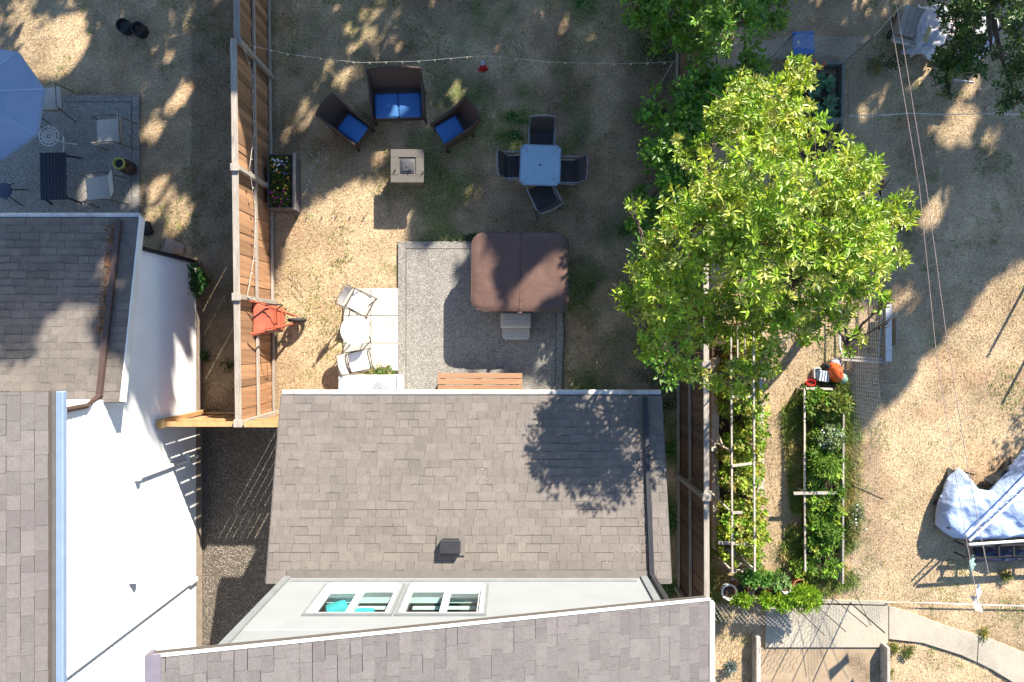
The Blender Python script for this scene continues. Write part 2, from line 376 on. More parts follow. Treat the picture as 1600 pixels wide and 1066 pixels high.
# long grass round the beds and along the right fence
def longkeep(x, y):
    px, py = topx(x, y, 0)
    a = inpoly(px, py, [(1062, 620), (1112, 600), (1112, 880), (1135, 900), (1150, 960), (1062, 985)])
    b = inpoly(px, py, [(1222, 640), (1258, 600), (1322, 590), (1345, 680), (1340, 910), (1290, 930), (1210, 905), (1235, 800)])
    return (a | b) & (fnoise(x, y, .5, 77, 3) > .36)
blades('long_grass', 90000, (3.6, 7.8), (-6.6, -.6), .19, .008, longkeep, lambda x, y, c, g: np.where((fnoise(x, y, .6, 51) > .54)[:, None], np.array([[.42, .36, .14]]), np.array([[.2, .26, .06]])), (.5, 1.3), label='long green and yellow grass round the vegetable beds', cat='grass')
# ---------------------------------------------------------------- patios, paths, gravel
def pp(*pts): return [tuple(at(*p)[:2]) for p in pts]
o = MB()
def rect(px0, py0, px1, py1, z=0): a = at(px0, py0, z); b = at(px1, py1, z); return [(a.x, b.y), (b.x, b.y), (b.x, a.y), (a.x, a.y)]
# aggregate patio: centre slab and border strips with joints between
def slab(name, pxr, z, m, kind='structure', bev=.006):
    a = at(pxr[0], pxr[1]); b = at(pxr[2], pxr[3])
    o = MB().box(((a.x+b.x)/2, (a.y+b.y)/2, z/2-.04), (abs(b.x-a.x), abs(b.y-a.y), z+.08), bev=bev, seg=1).build(name, m)
    return tag(o, kind=kind)
pat = slab('patio', (635, 390, 868, 640), .06, M_aggr)
for r in ((622.5, 378, 634.3, 640), (868.7, 390, 880.5, 640), (635, 378, 880.5, 389.3)):
    b = slab('patio_border', r, .058, M_aggr, None); b.parent = pat; b['kind'] = 'structure'
pav = thing('paver_pad', at(580, 515), 0, 'pad of six pale square pavers beside the aggregate patio', 'paving'); pav['kind'] = 'structure'; del pav['category']; del pav['label']
for i in range(2):
    for j in range(3):
        MB().box(((i-.5)*.612, (1-j)*.612, .02), (.602, .602, .07), (0, 0, R(random.uniform(-.4, .4))), bev=.006, seg=1).build('paver', M_paver, pav)
npat = slab('neighbour_patio', (-120, 161, 207, 360), .05, M_aggr)
for r in ((207.8, 150, 219, 360), (-120, 150, 207, 160.2)):
    b = slab('patio_border', r, .048, M_aggr, None); b.parent = npat; b['kind'] = 'structure'
tag(MB().prism(pp((317, 650), (520, 650), (520, 1200), (317, 1200)), -.06, .012).build('gravel_path', M_gravel), kind='structure')
n = 30000; x = rng.uniform(-6.87, -3.9, n); y = rng.uniform(-7.6, -1.7, n); s = rng.uniform(.006, .017, n)
oc = np.array([[1, 0, 0], [-1, 0, 0], [0, 1, 0], [0, -1, 0], [0, 0, 1], [0, 0, -.6]])*1.
Vp = np.stack([x, y, np.full(n, .016)], 1)[:, None, :]+oc[None]*s[:, None, None]*rng.uniform(.6, 1.3, (n, 6, 1))
of = np.array([[0, 2, 4], [2, 1, 4], [1, 3, 4], [3, 0, 4]])
Fp = (np.arange(n)[:, None, None]*6+of[None]).reshape(-1, 3)
tag(npmesh('gravel', Vp.reshape(-1, 3), Fp, M_pebble), 'loose brown grey gravel between the two houses', 'gravel', kind='stuff')
# garden path of concrete
tag(MB().prism(pp((1195, 944), (1386, 946), (1386, 1010), (1195, 1010)), -.08, .05).build('garden_path', M_conc), kind='structure')
up = [(1387.5, 946), (1420, 955), (1450, 967), (1498, 984), (1526, 991)]; lo = [(1524, 1033), (1500, 1022), (1440, 1003), (1387.5, 997)]
tag(MB().prism(pp(*up, *lo), -.08, .05).build('garden_path', M_conc), kind='structure')
up = [(1527.3, 991.5), (1540, 995), (1600, 1019), (1680, 1070)]; lo = [(1650, 1110), (1580, 1064), (1545, 1043), (1525.5, 1033.5)]
tag(MB().prism(pp(*up, *lo), -.08, .05).build('garden_path', M_conc), kind='structure')
tag(MB().prism(pp((1187, 1011), (1374, 1011), (1374, 1200), (1187, 1200)), -.2, -.06+.07).build('lower_path', M_conc2), kind='structure')
pl = MB().box((0, 0, .14), (.10, 4.2, .30), bev=.01).build('retaining_plank', M_greywood2); pl.location = at(1178, 1135)
tag(pl, 'grey retaining plank beside the brown dirt patch', 'plank')
pl = MB().box((0, 0, .14), (.07, 4.2, .32), bev=.01).build('retaining_plank', M_greywood2); pl.location = at(1377, 1150)
tag(pl, 'grey retaining plank on the right side of the brown concrete slab', 'plank')
# ---------------------------------------------------------------- roofs of separate shingles
def wedge(o, u, v, n, a0, a1, b0, b1, t):
    def P(a, b, h): return o+u*a+v*b+n*h
    return [P(a0, b0, -.012), P(a1, b0, -.012), P(a0, b0, t), P(a1, b0, t), P(a0, b1, 0), P(a1, b1, 0)]
WF = [(2, 3, 5, 4), (0, 1, 3, 2), (0, 2, 4), (1, 5, 3)]
def shingles(o, u, v, wu, lv, e, m, wr=(.13, .33)):
    """o: lower corner; u along the course; v up the slope"""
    n = u.cross(v).normalized()
    if n.z < 0: n = -n
    out = []; j = 0; b = 0
    while b < lv-.02:
        a = -random.uniform(0, .2); b1 = min(b+e, lv)
        while a < wu:
            wd = random.uniform(*wr); a0 = max(a, 0); a1 = min(a+wd-.004, wu)
            if a1-a0 > .004:
                t = random.choice((.005, .007, .010, .014))
                out.append((wedge(o, u, v, n, a0, a1, b+random.choice((0, .001, .003, .007)), b1, t), m))
            a += wd
        b += e
    return out
def build_shingles(sets, house):
    allS = []
    for roof, lst in sets:
        for vs, m in lst:
            c = sum(vs, Vector())/6; px, py = topx(c.x, c.y, c.z)
            sees = -5 < px < 1605 and -5 < py < 1071
            allS.append((0 if sees else 1, H-c.z, roof, vs, m))
    allS.sort(key=lambda t: (t[0], t[1]))
    for t in allS[:295]:
        me = bpy.data.meshes.new('shingle'); me.from_pydata([tuple(p) for p in t[3]], [], WF); me.materials.append(t[4]); me.update()
        s = bpy.data.objects.new('shingle', me); sc.collection.objects.link(s); s.parent = t[2]
    for roof, lst in sets:
        b = MB(); m = None
        for t in allS[295:]:
            if t[2] is roof: b.hull(t[3], WF); m = t[4]
        if m: tag(b.build('shingle_field', m, roof), kind='stuff')
def laps(b, a, bb, z0, z1, nrm, e=.125, holes=()):
    """lap siding between plan points a and bb facing nrm; holes = (s0, s1, z0, z1) along the wall"""
    a = Vector(a); bb = Vector(bb); d = bb-a; L = d.length; d.normalize(); nrm = Vector(nrm)
    zs = [z0]
    while zs[-1] < z1-1e-3:
        nz = min(zs[-1]+e, z1)
        for h in holes:
            for hz in (h[2], h[3]):
                if zs[-1]+.01 < hz < nz-.001: nz = hz
        zs.append(nz)
    for za, zb in zip(zs, zs[1:]):
        segs = [(0, L)]
        for h in holes:
            if za < h[3]-.005 and zb > h[2]+.005:
                ns = []
                for s0, s1 in segs:
                    if h[0] > s0: ns.append((s0, min(s1, h[0])))
                    if h[1] < s1: ns.append((max(s0, h[1]), s1))
                segs = [t for t in ns if t[1]-t[0] > .001]
        for s0, s1 in segs:
            p = a+d*s0; r = a+d*s1
            v = [p+nrm*.016+Vector((0, 0, za)), r+nrm*.016+Vector((0, 0, za)), r+nrm*.002+Vector((0, 0, zb)), p+nrm*.002+Vector((0, 0, zb)),
                 p-nrm*.02+Vector((0, 0, za)), r-nrm*.02+Vector((0, 0, za)), r-nrm*.02+Vector((0, 0, zb)), p-nrm*.02+Vector((0, 0, zb))]
            b.hull(v, [(0, 1, 2, 3), (0, 4, 5, 1), (0, 3, 7, 4), (1, 5, 6, 2), (4, 7, 6, 5)])
    return b
# --- main house
house = thing('house', (0, 0, 0), 0, 'grey house in the lower middle with a low shingled back roof below two white windows', 'house')
MB().box((-.75, -2.7, 1.46), (6.2, 2.9, 2.92)).build('lower_wall', M_greywall, house)
XL, XR, YE, YT, ZE, ZT = -4.085, 2.642, -.945, -4.035, 3.1, 3.86; SLP = (ZT-ZE)/(YE-YT); RW = XR-XL; XC = (XL+XR)/2
e0, e1 = Vector((XL, YE, ZE)), Vector((XR, YE, ZE)); t0, t1 = Vector((XL, YT, ZT)), Vector((XR, YT, ZT)); Zm = Vector((0, 0, .02))
lr = MB().slab([e0-Zm, e1-Zm, t1-Zm, t0-Zm], .12).build('lower_roof', M_deck, house)
v = (t0-e0); lv = v.length; v.normalize()
set1 = shingles(e0+v*.02, Vector((1, 0, 0)), v, RW, lv-.02, .14, M_shingle)
g = MB(); g.box((XC, YE+.035, ZE-.055), (RW, .085, .09), bev=.008, seg=1); g.box((XC, YE+.035, ZE-.025), (RW-.04, .055, .035)); g.build('gutter', M_gutter, lr)
for x in (XL-.012, XR+.012): MB().beam((x, YE-.02, ZE-.07), (x, YT-.01, ZT-.08), .02, .13).build('rake_board', M_flash, lr)
WY = -3.95; WL, WR = -3.74, 2.23
MB().box((XC-.03, WY+.07, ZT-.01), (WR-WL+.02, .13, .012), (R(-13.8), 0, 0)).build('flashing', M_flash, lr)
vp = at(704, 853, 3.78); th = R(-13.8); vz = ZE+SLP*(YE-vp.y)
vn = MB(); vn.box((vp.x, vp.y, vz+.12), (.34, .22, .17), (th, 0, 0), bev=.015); vv = vn.build('roof_vent', M_blackpipe, lr)
MB().box((vp.x, vp.y, vz+.035), (.48, .33, .012), (th, 0, 0)).build('vent_flange', M_flash, vv)
for i in range(3): MB().box((vp.x, vp.y+.114, vz+.06+.04*i), (.28, .014, .012), (th, 0, 0)).build('vent_louvre', M_dark, vv)
MB().beam((2.345, YE-.04, ZE+.055), (2.32, WY+.05, ZT+.01), .08, .06).build('downspout', M_blackpipe, lr)
WX = [(-2.96, -1.77), (-1.63, -.42)]; WZ = (4.25, 5.38)
ul, ur = Vector((-3.97, -3.49, 7.68)), Vector((2.67, -3.49, 6.01)); dn = Vector((0, -5.6, 0))
zr = lambda x: ul.z+(x-ul.x)*(ur.z-ul.z)/(ur.x-ul.x)
b = MB(); holes = [(x0-WL, x1-WL, WZ[0], WZ[1]) for x0, x1 in WX]
laps(b, (WL, WY, 0), (WR, WY, 0), 3.0, 5.9, (0, 1, 0), .125, holes)
b.hull([(WL, WY+.005, 5.895), (WR, WY+.005, 5.895), (WR, WY+.005, zr(WR)-.13), (WL, WY+.005, zr(WL)-.13)], [(0, 1, 2, 3)])
uw = b.build('upper_wall', M_greywall, house)
for x, zt_ in ((WL-.04, 7.2), (WR+.04, 5.9)): MB().box((x, WY-2.8, zt_/2), (.08, 5.6, zt_)).build('side_wall', M_greywall, house)
MB().box((WL+.01, WY+.03, 5.4), (.11, .035, 4.0)).build('corner_trim', M_greytrim, uw); MB().box((WR-.04, WY+.03, 4.85), (.11, .035, 2.1)).build('corner_trim', M_greytrim, uw)
MB().beam((WR+.1, WY+.05, 3.85), (WR+.1, WY+.05, 5.9), .07, .06, (0, 1, 0)).build('wall_downspout', M_blackpipe, house)
MB().box((-.8, WY+.015, ZT+.13), (5.7, .02, .1)).build('base_trim', M_greytrim, uw)
RY = WY-1.4; FZ = 3.2
MB().box((-1.65, RY, FZ-.05), (4.1, 2.6, .1)).build('room_floor', M_floor, house)
b = MB(); b.box((-1.65, RY-1.35, 4.6), (4.1, .1, 2.8)); b.box((-3.66, RY, 4.6), (.1, 2.6, 2.8)); b.box((.45, RY, 4.6), (.1, 2.6, 2.8))
b.box((-1.65, WY-.07, FZ+.5), (4.1, .06, 1.04)); b.box((-1.65, RY, 6.0), (4.1, 2.6, .1)); b.build('room_wall', M_room, house)
for k, (x0, x1) in enumerate(WX):
    cx = (x0+x1)/2; wn = bpy.data.objects.new('window', None); sc.collection.objects.link(wn); wn.parent = house
    y = WY; f = .06
    b = MB(); zc = (WZ[0]+WZ[1])/2; hh = WZ[1]-WZ[0]; ww = x1-x0
    b.box((x0+f/2, y, zc), (f, .12, hh), bev=.006, seg=1); b.box((x1-f/2, y, zc), (f, .12, hh), bev=.006, seg=1)
    b.box((cx, y+.012, WZ[0]+.055), (ww-2*f, .12, .11), bev=.006, seg=1); b.box((cx, y-.01, WZ[1]-.015), (ww-2*f, .10, .03), bev=.004, seg=1)
    b.box((cx, y-.01, zc), (.055, .09, hh-2*f))
    # sash frame of the sliding half
    sx = (x0+f, cx-.03) if k == 0 else (cx+.03, x1-f)
    for q in sx: b.box((q+(.018 if q == sx[0] else -.018), y-.02, zc), (.036, .05, hh-2*f))
    b.box(((sx[0]+sx[1])/2, y-.02, WZ[0]+.11+.025), (sx[1]-sx[0]-.072, .05, .05)); b.box(((sx[0]+sx[1])/2, y-.03, WZ[1]-.04), (sx[1]-sx[0]-.072, .03, .02))
    b.build('window_frame', M_white, wn)
    b = MB(); tw = .05   # grey surround
    b.box((x0-tw/2, y+.03, zc), (tw, .03, hh+2*tw)); b.box((x1+tw/2, y+.03, zc), (tw, .03, hh+2*tw)); b.box((cx, y+.03, WZ[1]+tw/2), (ww, .03, tw)); b.box((cx, y+.035, WZ[0]-tw/2), (ww, .05, tw)); b.build('window_trim', M_greytrim, wn)
    for q0, q1 in ((x0+f, cx-.03), (cx+.03, x1-f)):
        MB().box(((q0+q1)/2, y-.03, zc), (q1-q0, .006, hh-2*f)).build('pane', M_glass, wn)
    MB().box((cx, y-.16, WZ[0]+.02), (ww+.05, .16, .035)).build('window_sill', M_white, wn)
    for q in range(4): MB().box((cx, y-.30-.02*q, WZ[0]+.10-.09*q), (ww-.1, .012, .05), (R(25), 0, 0)).build('blind_slat', M_white, wn)
# turquoise cloth hanging over a chair inside
b = MB(); b.box((-2.76, WY-.3, 4.43), (.34, .2, .26), (.2, .3, .2), bev=.05); b.box((-2.6, WY-.42, 4.16), (.22, .3, .3), (0, .3, .3), bev=.05); b.tube([(-2.5, WY-.26, 4.61), (-2.35, WY-.26, 4.53), (-2.15, WY-.26, 4.56)], .045, 8)
tag(b.build('turquoise_jacket', M_teal, None, True), 'turquoise jacket over a chair inside the left window', 'clothes')
upr = MB().slab([ul-Zm, ur-Zm, ur+dn-Zm, ul+dn-Zm], .16).build('upper_roof', M_deck, house)
v = (ul-ur); lv = v.length; v.normalize()
set2 = shingles(ur+dn+v*.03, Vector((0, 1, 0)), v, 5.59, lv-.03, .142, M_shingle2, (.14, .33))
MB().beam((ul.x, ul.y+.012, ul.z-.015), (ur.x, ur.y+.012, ur.z-.015), .022, .05).build('rake_board', M_white, upr)
b = MB(); b.box((ul.x-.035, ul.y-2.76, ul.z-.05), (.05, 5.6, .14)); b.box((ul.x+.02, ul.y-2.76, ul.z+.01), (.16, 5.6, .014), (0, R(14), 0)); b.build('ridge_flashing', mat('mauve_flashing', (.19, .17, .2), rough=.5), upr)
b = MB(); b.box((ur.x+.04, ur.y-2.8, ur.z-.10), (.08, 5.5, .09), bev=.01, seg=1); b.build('gutter', M_white, upr)
build_shingles([(upr, set2), (lr, set1)], house)
# --- neighbour's house
nh = thing('house', (0, 0, 0), 0, 'white sided house along the left edge with a dark shingled roof', 'house')
b = MB(); laps(b, (-6.9, 1.68, 0), (-6.9, -1.0, 0), .33, 3.05, (1, 0, 0)); laps(b, (-6.9, -1.0, 0), (-6.9, -9.5, 0), .33, 5.3, (1, 0, 0))
laps(b, (-12.5, 1.68, 0), (-6.9, 1.68, 0), .33, 2.95, (0, 1, 0)); laps(b, (-12.5, -1.0, 0), (-6.9, -1.0, 0), 3.5, 5.3, (0, 1, 0))
b.hull([(-6.9, 1.68, 3.05), (-6.9, -1.0, 3.05), (-6.9, -1.0, 3.6)], [(0, 1, 2)])
wall = b.build('wall', M_whitewall, nh)
b = MB(); b.box((-6.94, -3.9, .16), (.1, 11.16, .34)); b.box((-9.7, 1.6, .16), (5.5, .1, .34)); b.build('foundation', M_found, nh)
b = MB(); b.beam((-6.87, 1.72, .15), (-6.87, 1.72, 3.0), .07, .07, (0, 1, 0)); b.build('downspout', M_blackpipe, nh)
e0, e1 = Vector((-13, 2.2, 3.1)), Vector((-6.6, 2.2, 3.1)); t0, t1 = Vector((-13, -1.03, 3.7)), Vector((-6.6, -1.03, 3.7))
nlr = MB().slab([e0-Zm, e1-Zm, t1-Zm, t0-Zm], .12).build('lower_roof', M_deck, nh)
v = (t0-e0); lv = v.length; v.normalize()
set3 = shingles(e0+v*.02, Vector((1, 0, 0)), v, 6.4, lv-.02, .14, M_shingle3)
b = MB(); b.box((-9.8, 2.235, 3.05), (6.4, .08, .085), bev=.008, seg=1); b.build('gutter', M_gutter, nlr)
b = MB(); b.beam((-6.585, 2.2, 3.045), (-6.585, -1.03, 3.645), .024, .16); b.build('rake_board', M_white, nlr)
b = MB(); b.beam((-6.93, 2.12, 3.15), (-6.93, -.92, 3.74), .085, .07); b.tube([(-6.93, -.92, 3.75), (-6.93, -.99, 3.9), (-6.86, -1.05, 4.2), (-6.84, -1.06, 4.9), (-6.62, -1.06, 5.1)], .045, 8)
b.build('downspout', M_brownpipe, nlr)
# leaf litter lying against the downspout on the roof
n = 420; s_ = rng.random(n); P = np.stack([-6.93-.1-rng.exponential(.05, n), 2.1-s_*2.0, 3.12+s_*.37+.02], 1)
D = rng.normal(size=(n, 3)); D[:, 2] *= .2
o = leafmesh('dry_leaves', P, D, rng.uniform(.02, .05, n), rng.uniform(.01, .03, n), jit([(.33, .13, .05), (.22, .1, .05), (.4, .22, .1)], n), M_leafd)
tag(o, 'rust coloured dry leaves caught against the pipe on the dark roof', 'leaves', kind='stuff')
rl = at(92, 612, 5.42)
ul0, ul1 = Vector((-6.5, -.72, 5.42)), Vector((-6.5, -9.6, 5.42)); ub0, ub1 = Vector((-11.5, -.72, 7.0)), Vector((-11.5, -9.6, 7.0))
nur = MB().slab([ul0-Zm, ul1-Zm, ub1-Zm, ub0-Zm], .14).build('upper_roof', M_deck, nh)
v = (ub0-ul0); lv = v.length; v.normalize()
set4 = shingles(ul1+v*.12, Vector((0, 1, 0)), v, 8.88, lv-.12, .17, M_shingle2, (.17, .38))
b = MB(); b.box((-6.47, -5.16, 5.40), (.11, 8.88, .1), bev=.012, seg=1); b.build('gutter', mat('shade_blue_gutter', (.22, .30, .43), (.19, .26, .38), rough=.5), nur)  # blue of sky-lit shade put into the gutter colour
b = MB(); b.box((-6.545, -5.16, 5.45), (.05, 8.88, .02)); b.build('drip_edge', M_flash, nur)
build_shingles([(nur, set4), (nlr, set3)], nh)
# fittings on the white wall
b = MB(); b.beam((-6.86, -5.15, .35), (-6.86, -5.15, 5.2), .05, .05, (0, 1, 0)); b.box((-6.85, -5.15, .55), (.09, .08, .3)); b.build('wall_pipe', M_white, nh)
b = MB(); b.beam((-6.85, -2.5, .33), (-6.85, -2.5, 2.7), .05, .06, (0, 1, 0)); b.box((-6.84, -2.5, 2.72), (.1, .1, .09)); b.box((-6.83, -2.46, .75), (.12, .2, .26), bev=.01); b.build('wall_conduit', M_white, nh)
b = MB(); b.box((-6.83, -4.3, 2.87), (.12, .13, .13), (0, R(20), 0), bev=.01); b.build('wall_vent', M_white, nh)
# ---------------------------------------------------------------- fences
def fence(name, label, p0, p1, h, side, M, bw=.141, gap=.004, posts=(), rails=(.12, 1.15), capw=.12, capm=None, hs=None, cat='fence', capz=.035, group=None):
    """boards run from p0 to p1; posts and rails stand on the given side (+1 = left of the run)"""
    p0 = Vector((*p0, 0)); p1 = Vector((*p1, 0)); d = p1-p0; L = d.length; a = math.atan2(d.y, d.x)
    t = thing(name, p0, a, label, cat, group); n = int(L/(bw+gap)); pt = bw+gap
    me = None; hf = hs or (lambda s: h)
    for i in range(n):
        if me is None:
            b = MB(); b.box((0, 0, .5), (bw, .018, 1), bev=0); o = b.build('board', M, t); me = o.data
        else:
            o = bpy.data.objects.new('board', me); sc.collection.objects.link(o); o.parent = t
        s = (i+.5)*pt; o.location = (s, random.uniform(-.007, .007), .04); o.scale = (1, 1, hf(s)-.06); o.rotation_euler = (random.uniform(-.006, .006), 0, random.uniform(-.012, .012))
    ps = list(posts); edges = sorted(set([0]+ps+[L]))
    for s in ps:
        o = MB().box((s, side*.075, hf(s)/2+.02), (.09, .09, hf(s)+.06), bev=.004, seg=1).build('post', capm or M_greywood, t)
        MB().box((s, side*.03, hf(s)+.075), (.15, .17, .03), bev=.008, seg=1).build('post_cap', capm or M_greywood, o)
    for s0, s1 in zip(edges, edges[1:]):
        hh = hf((s0+s1)/2)
        for z in rails: MB().box(((s0+s1)/2, side*.05, z), (s1-s0-.1, .04, .085)).build('rail', capm or M_greywood, t)
        MB().box(((s0+s1)/2, side*.02, hh+capz/2), (s1-s0-.02, capw, capz), bev=.004, seg=1).build('top_rail', capm or M_greywood, t)
    return t
# left fence: from the gate (bottom) up and out of the picture
lf0 = (-5.31, -1.62); lf1 = (-5.45, 9.4)
fence('wooden_fence', 'sunlit orange brown board fence left of the lawn with a pale grey top rail', lf0, lf1, 1.98, -1, M_cedar,
      posts=(.03, 2.47, 4.97, 7.48, 10.0), rails=(.1, 1.02), hs=lambda s: 1.98 if s < 7.48 else 1.80)
rf0 = (3.74, -6.9); rf1 = (3.70, 9.4)
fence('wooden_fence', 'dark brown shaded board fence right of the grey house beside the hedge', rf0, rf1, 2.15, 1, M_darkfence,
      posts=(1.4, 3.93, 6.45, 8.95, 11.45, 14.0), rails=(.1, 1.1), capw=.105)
fence('garden_gate', 'orange board gate with gaps between the white wall and the sunlit fence', (-6.82, -1.63), (-5.36, -1.63), 1.96, 1, M_cedar, gap=.022,
      posts=(.04,), rails=(.2, 1.5), capw=.10, capm=M_newwood, cat='gate')
fence('short_fence', 'short run of gapped boards from the sunlit fence to the grey house corner', (-5.2, -1.63), (-4.0, -1.63), 1.96, 1, M_cedar, gap=.022,
      posts=(1.15,), rails=(.2, 1.5), capw=.12, capm=M_newwood, cat='fence')
# ---------------------------------------------------------------- garden furniture
def rot2(a): return Matrix.Rotation(a, 4, 'Z')
def wicker(name, wd, loc, ang, label, cat, group, cushions=1):
    """front faces local -Y; origin under the middle of the seat"""
    t = thing(name, loc, ang, label, cat, group)
    h = wd/2
    b = MB(); b.box((0, -.02, .25), (wd-.06, .66, .16), bev=.02); b.build('seat_base', M_wicker, t, True)
    # curved reclined back with thickness
    for zz in (0,):
        b = MB(); k = 7
        f0 = [((-1+2*i/k)*(h-.03), .27+.02*math.cos(PI*(-.5+i/k)), .30) for i in range(k+1)]
        f1 = [((-1+2*i/k)*(h-.005), .50+.05*math.cos(PI*(-.5+i/k)), .84) for i in range(k+1)]
        v = f0+f1+[(x, y+.05, z) for x, y, z in f0]+[(x, y+.05, z+.01) for x, y, z in f1]; n = k+1; fs = []
        for i in range(k): fs += [(i, i+1, n+i+1, n+i), (2*n+i+1, 2*n+i, 3*n+i, 3*n+i+1), (n+i, n+i+1, 3*n+i+1, 3*n+i), (i+1, i, 2*n+i, 2*n+i+1)]
        fs += [(0, n, 3*n, 2*n), (n-1, 3*n-1, 4*n-1, 2*n-1)]
        b.hull(v, fs); b.tube([(x, y+.025, z+.01) for x, y, z in f1], .026, 6); b.build('backrest', M_wicker, t, False)
    for s in (-1, 1):
        b = MB(); x = s*(h-.028)
        b.hull([(x-.02, .48, .82), (x+.02, .48, .82), (x-.02, .2, .66), (x+.02, .2, .66), (x-.02, -.36, .54), (x+.02, -.36, .54), (x-.02, -.36, .24), (x+.02, -.36, .24), (x-.02, .3, .24), (x+.02, .3, .24)],
               [(0, 1, 3, 2), (2, 3, 5, 4), (4, 5, 7, 6), (6, 7, 9, 8), (8, 9, 1, 0), (0, 2, 4, 6, 8), (1, 9, 7, 5, 3)])
        b.tube([(x, .5, .85), (x, .22, .675), (x, -.2, .57), (x, -.365, .545), (x, -.38, .4)], .026, 6)
        b.build('armrest', M_wicker, t, False)
        for y in (-.33, .3): MB().beam((x*.97, y, .22), (x, y*1.06, 0), .045, .045, (0, 1, 0)).build('leg', M_dark, t)
    cw = (wd-.16)/cushions
    for i in range(cushions):
        cx = (i-(cushions-1)/2)*cw
        b = MB(); b.box((cx, -.09, .385), (cw-.012, .52, .10), bev=.045, seg=4); c = b.build('cushion', M_cush, t, True)
        z = .412; x0, x1, y0, y1 = cx-cw/2+.008, cx+cw/2-.008, -.348, .168
        MB().tube([(x0+.03, y0, z), (x1-.03, y0, z), (x1, y0+.03, z), (x1, y1-.03, z), (x1-.03, y1, z), (x0+.03, y1, z), (x0, y1-.03, z), (x0, y0+.03, z)], .006, 5, closed=True).build('piping', M_cush, c)
    return t
wicker('loveseat', 1.17, (-2.47, 5.19, 0), R(2), 'dark wicker two seat garden sofa with two blue cushions', 'sofa', None, 2)
wicker('wicker_armchair', .60, (-3.52, 4.66, 0), R(53.5), 'dark wicker armchair with a blue cushion, between the fence and the sofa', 'armchair', 'wicker armchairs round the fire table', 1)
wicker('wicker_armchair', .60, (-1.27, 4.62, 0), R(-59), 'dark wicker armchair with a blue cushion, between the sofa and the dining table', 'armchair', 'wicker armchairs round the fire table', 1)
# fire table
t = thing('fire_table', (-2.24, 3.74, 0), 0, 'square tan stone fire table with a grey lid in front of the sofa', 'table')
b = MB(); b.box((0, 0, .29), (.56, .56, .56), bev=.01); b.build('base', mat('tan_panel', (.2, .17, .135), rough=.7), t)
b = MB()
for x, y, sx, sy in ((0, .27, .71, .17), (0, -.27, .71, .17), (.27, 0, .17, .37), (-.27, 0, .17, .37)): b.box((x, y, .595), (sx, sy, .05), bev=.006, seg=1)
b.build('table_top', M_firetop, t)
MB().box((0, 0, .583), (.366, .366, .03)).build('recess_tray', M_firetop, t)
b = MB(); b.box((0, 0, .615), (.24, .24, .035), bev=.016, seg=3); b.box((0, 0, .606), (.30, .30, .018), bev=.008, seg=2); l = b.build('lid', M_firelid, t, True)
MB().tube([(.022*math.cos(a), .022*math.sin(a), .643) for a in [R(40+i*28) for i in range(11)]], .004, 5).build('lid_ring', M_alu, l)
MB().box((-.287, .0, .4), (.012, .3, .2)).build('access_door', M_dark, t)
# dining table
t = thing('dining_table', (.60, 3.73, 0), R(-2), 'square sky tinted glass topped dining table with a parasol hole', 'table')
b = MB(); b.box((0, 0, .71), (.87, .87, .022), bev=.0); bmesh.ops.bevel(b.b, geom=[e for e in b.b.edges if abs(e.verts[0].co.z-e.verts[1].co.z) > .01], offset=.07, segments=5, affect='EDGES')
b.build('table_top', M_table, t, True)
b = MB(); 
q = .36; b.tube([(-q-.065, -q, .724), (-q, -q-.065, .724), (q, -q-.065, .724), (q+.065, -q, .724), (q+.065, q, .724), (q, q+.065, .724), (-q, q+.065, .724), (-q-.065, q, .724)], .013, 6, closed=True)
b.build('edge_tube', mat('blue_grey_rim', (.22, .31, .40), rough=.35), t, True)
for sx in (-1, 1):
    for sy in (-1, 1):
        MB().box((sx*.31, sy*.31, .7235), (.17, .011, .008), (0, 0, R(45)*sx*sy)).build('corner_strip', M_alu, t)
        MB().tube([(sx*.33, sy*.33, .7), (sx*.40, sy*.40, .0)], .016, 6).build('leg', M_alu, t)
MB().lathe([(.022, .722), (.022, .7245)], 14).build('parasol_hole', M_dark, t)
def sling(loc, ang, label):
    t = thing('patio_chair', loc, ang, label, 'chair', 'sling chairs round the dining table')
    w = .25
    b = MB(); b.hull([(-w, -.26, .43), (w, -.26, .43), (w, .0, .405), (-w, .0, .405), (w, .20, .42), (-w, .20, .42)], [(0, 1, 2, 3), (3, 2, 4, 5)]); bmesh.ops.solidify(b.b, geom=b.b.faces[:], thickness=.008); b.build('seat', M_sling, t)
    b = MB(); b.hull([(-w, .19, .44), (w, .19, .44), (w, .27, .68), (-w, .27, .68), (w, .385, .90), (-w, .385, .90)], [(0, 1, 2, 3), (3, 2, 4, 5)]); bmesh.ops.solidify(b.b, geom=b.b.faces[:], thickness=.008); b.build('backrest', M_sling, t)
    MB().tube([(-w, .385, .90), (-w*.6, .41, .915), (0, .42, .92), (w*.6, .41, .915), (w, .385, .90)], .013, 6).build('top_bar', M_alu, t, True)
    for s in (-1, 1):
        x = s*(w+.012)
        MB().tube([(x, -.3, .0), (x, -.28, .42), (x, .2, .41), (x, .28, .68), (x, .39, .91)], .013, 6).build('side_frame', M_alu, t, True)
        x = s*(w+.03)
        MB().tube([(x, -.28, .42), (x, -.27, .62), (x, -.1, .635), (x, .26, .64)], .015, 6).build('armrest', M_alu, t, True)
        MB().tube([(x, .1, .41), (x, .33, .0)], .012, 6).build('leg', M_alu, t, True)
    return t
sling((.64, 4.31, 0), R(0), 'grey framed dark sling chair tucked in on the string light side of the blue table')
sling((.10, 3.76, 0), R(92), 'grey framed dark sling chair tucked in on the fire table side of the blue table')
sling((1.17, 3.66, 0), R(-91), 'grey framed dark sling chair tucked in on the hedge side of the blue table')
sling((.68, 3.13, 0), R(205), 'grey framed dark sling chair standing askew between the blue table and the hot tub')
